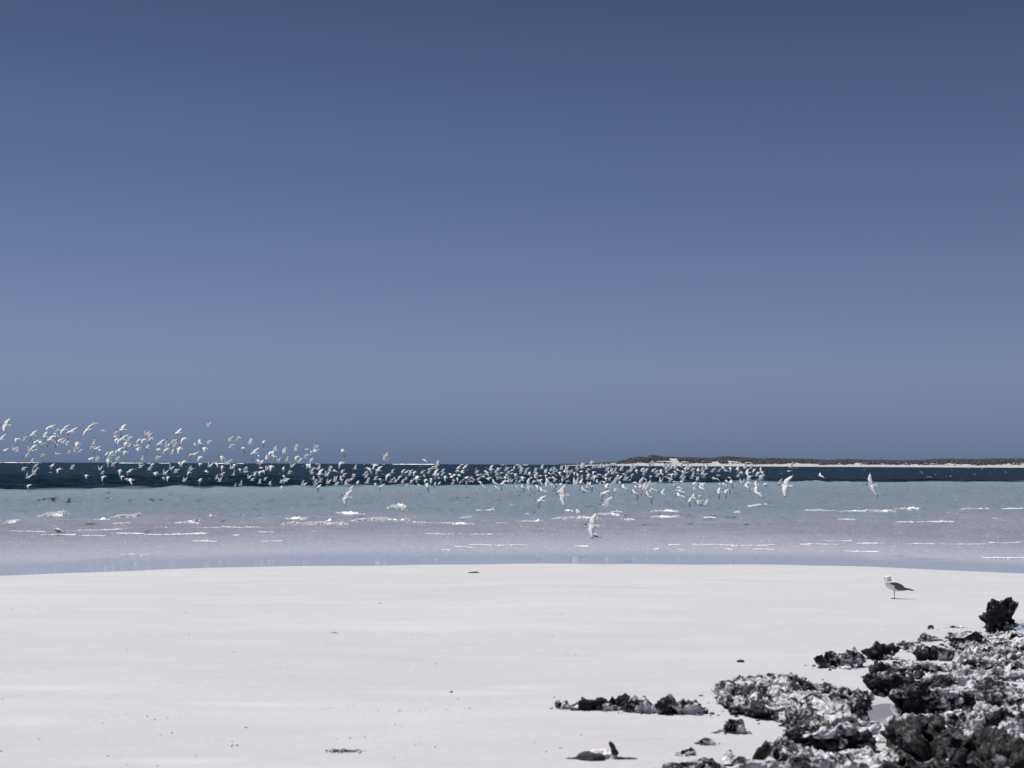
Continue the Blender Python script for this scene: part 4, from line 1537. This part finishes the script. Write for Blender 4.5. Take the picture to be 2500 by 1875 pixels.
def gull_leg(dx, side, foot=True):
    z0 = gz_(985)
    x = dx * GS
    y = side * 60 * GS
    V, F = [], []
    path = [(x - 8 * GS, y, z0 + 0.01, 0.0052), (x, y, z0 - 0.02, 0.0040), (x + 6 * GS, y, z0 - 0.03, 0.0046), (x + 2 * GS, y, 0.022, 0.0032), (x + 4 * GS, y, 0.004, 0.0040)]
    seg = 7
    for (a, b, c_, rr) in path:
        for k in range(seg):
            t2 = 2 * math.pi * k / seg
            V.append((a + rr * math.cos(t2), b + rr * math.sin(t2), c_))
    for i in range(len(path) - 1):
        for k in range(seg):
            q, w = i * seg + k, i * seg + (k + 1) % seg
            F.append((q, w, w + seg, q + seg))
    F.append(tuple(reversed(range(seg))))
    F.append(tuple(range((len(path) - 1) * seg, len(path) * seg)))
    # webbed foot: three toes and the skin between them
    o_ = len(V)
    fx = x + 4 * GS
    toes = [(fx - 0.040, y - 0.018), (fx - 0.050, y), (fx - 0.040, y + 0.018)]
    for (a, b) in [(fx + 0.006, y)] + toes:
        V.append((a, b, 0.0015))
    V.append((fx, y, 0.008))
    top = len(V) - 1
    for i in range(2):
        F.append((o_, o_ + 1 + i, o_ + 2 + i))
        F.append((top, o_ + 2 + i, o_ + 1 + i))
    F.append((o_, top, o_ + 1))
    F.append((o_, o_ + 3, top))
    return V, F


GBILL = py_mesh("gull_bill", [(*loft([(gx(520), 0, gz_(503), 20 * GS, 26 * GS), (gx(480), 0, gz_(508), 15 * GS, 24 * GS),
                                      (gx(450), 0, gz_(518), 9 * GS, 14 * GS), (gx(436), 0, gz_(530), 3 * GS, 4 * GS)], 10), 0)], [M_LEG])
GEYE = [py_mesh("gull_eye", [(*ellip(548, 470, 12, 8, 12, s_ * 72, 8), 0)], [M_CAP]) for s_ in (-1, 1)]
M_SLATE = plain("grey_wing_feathers_and_flank_shade", (0.24, 0.24, 0.255), 0.7, 0.1)  # grey wing that also carries the painted flank shade of the wading gulls
GWING_L = [py_mesh("gull_wing", [(*gull_wing(s_), 0)], [M_SLATE]) for s_ in (-1, 1)]
GWING = [py_mesh("gull_wing", [(*gull_wing(s_), 0)], [M_GREY]) for s_ in (-1, 1)]
GPRIM = [py_mesh("gull_primaries", [(*gull_primaries(s_), 0)], [M_CAP]) for s_ in (-1, 1)]
GSAD = py_mesh("gull_mantle", [(*back_saddle(), 0)], [M_PALE])
GSAD_LIT = py_mesh("gull_mantle", [(*back_saddle(), 0)], [M_WHITE])  # white mantle: sunlight on the back painted in
GTAIL = py_mesh("gull_tail", [(*loft([(gx(1150), 0, gz_(835), 70 * GS, 40 * GS), (gx(1260), 0, gz_(868), 66 * GS, 30 * GS), (gx(1380), 0, gz_(912), 62 * GS, 16 * GS),
                                       (gx(1470), 0, gz_(940), 56 * GS, 7 * GS)], 12), 0)], [M_WHITE])
GLEG = {k: py_mesh("gull_leg", [(*gull_leg(*k), 0)], [M_LEG]) for k in ((0, -0.2), (0, -1), (120, 1))}


def gull(px, py, legs, label, yaw, scale=1.0, sink=0.0):
    p = hit(px, py)
    e = bpy.data.objects.new("gull", None)
    COL.objects.link(e)
    e.location = (p.x, p.y, p.z - sink)
    e.rotation_euler = (0, 0, math.radians(yaw))
    e.scale = (scale,) * 3
    link("body", GBODY, None, e)
    link("bill", GBILL, None, e)
    link("mantle", GSAD if len(legs) == 1 else GSAD_LIT, None, e)
    drop = 0.0 if len(legs) == 1 else -0.016
    link("tail", GTAIL, None, e)
    for k in (0, 1):
        link("eye", GEYE[k], None, e)
        w = link("wing", (GWING if len(legs) == 1 else GWING_L)[k], None, e)
        w.location = (0, 0, drop)
        if drop:
            w.scale = (1, 1, 0.78)  # dark wing kept low to stand in for shade on the lower flank
            w.location = (0, 0, 0.012)
        link("primary_feathers", GPRIM[k], None, w)
    for lg in legs:
        link("leg", GLEG[lg], None, e)
    tag(e, label, "gull", "gulls standing on the beach and in the shallows")


gull(2183.5, 1461, [(0, -0.2)], "white gull with dark grey wings standing on one leg on the sand", 4, 1.0)
gull(140.5, 1307, [(0, -1), (120, 1)], "gull standing in the shallows at the far left, facing left", -6, 1.12)
gull(1452.5, 1318, [(0, -1), (120, 1)], "gull standing in the shallows in the middle, beneath a flying tern", -14, 0.95)
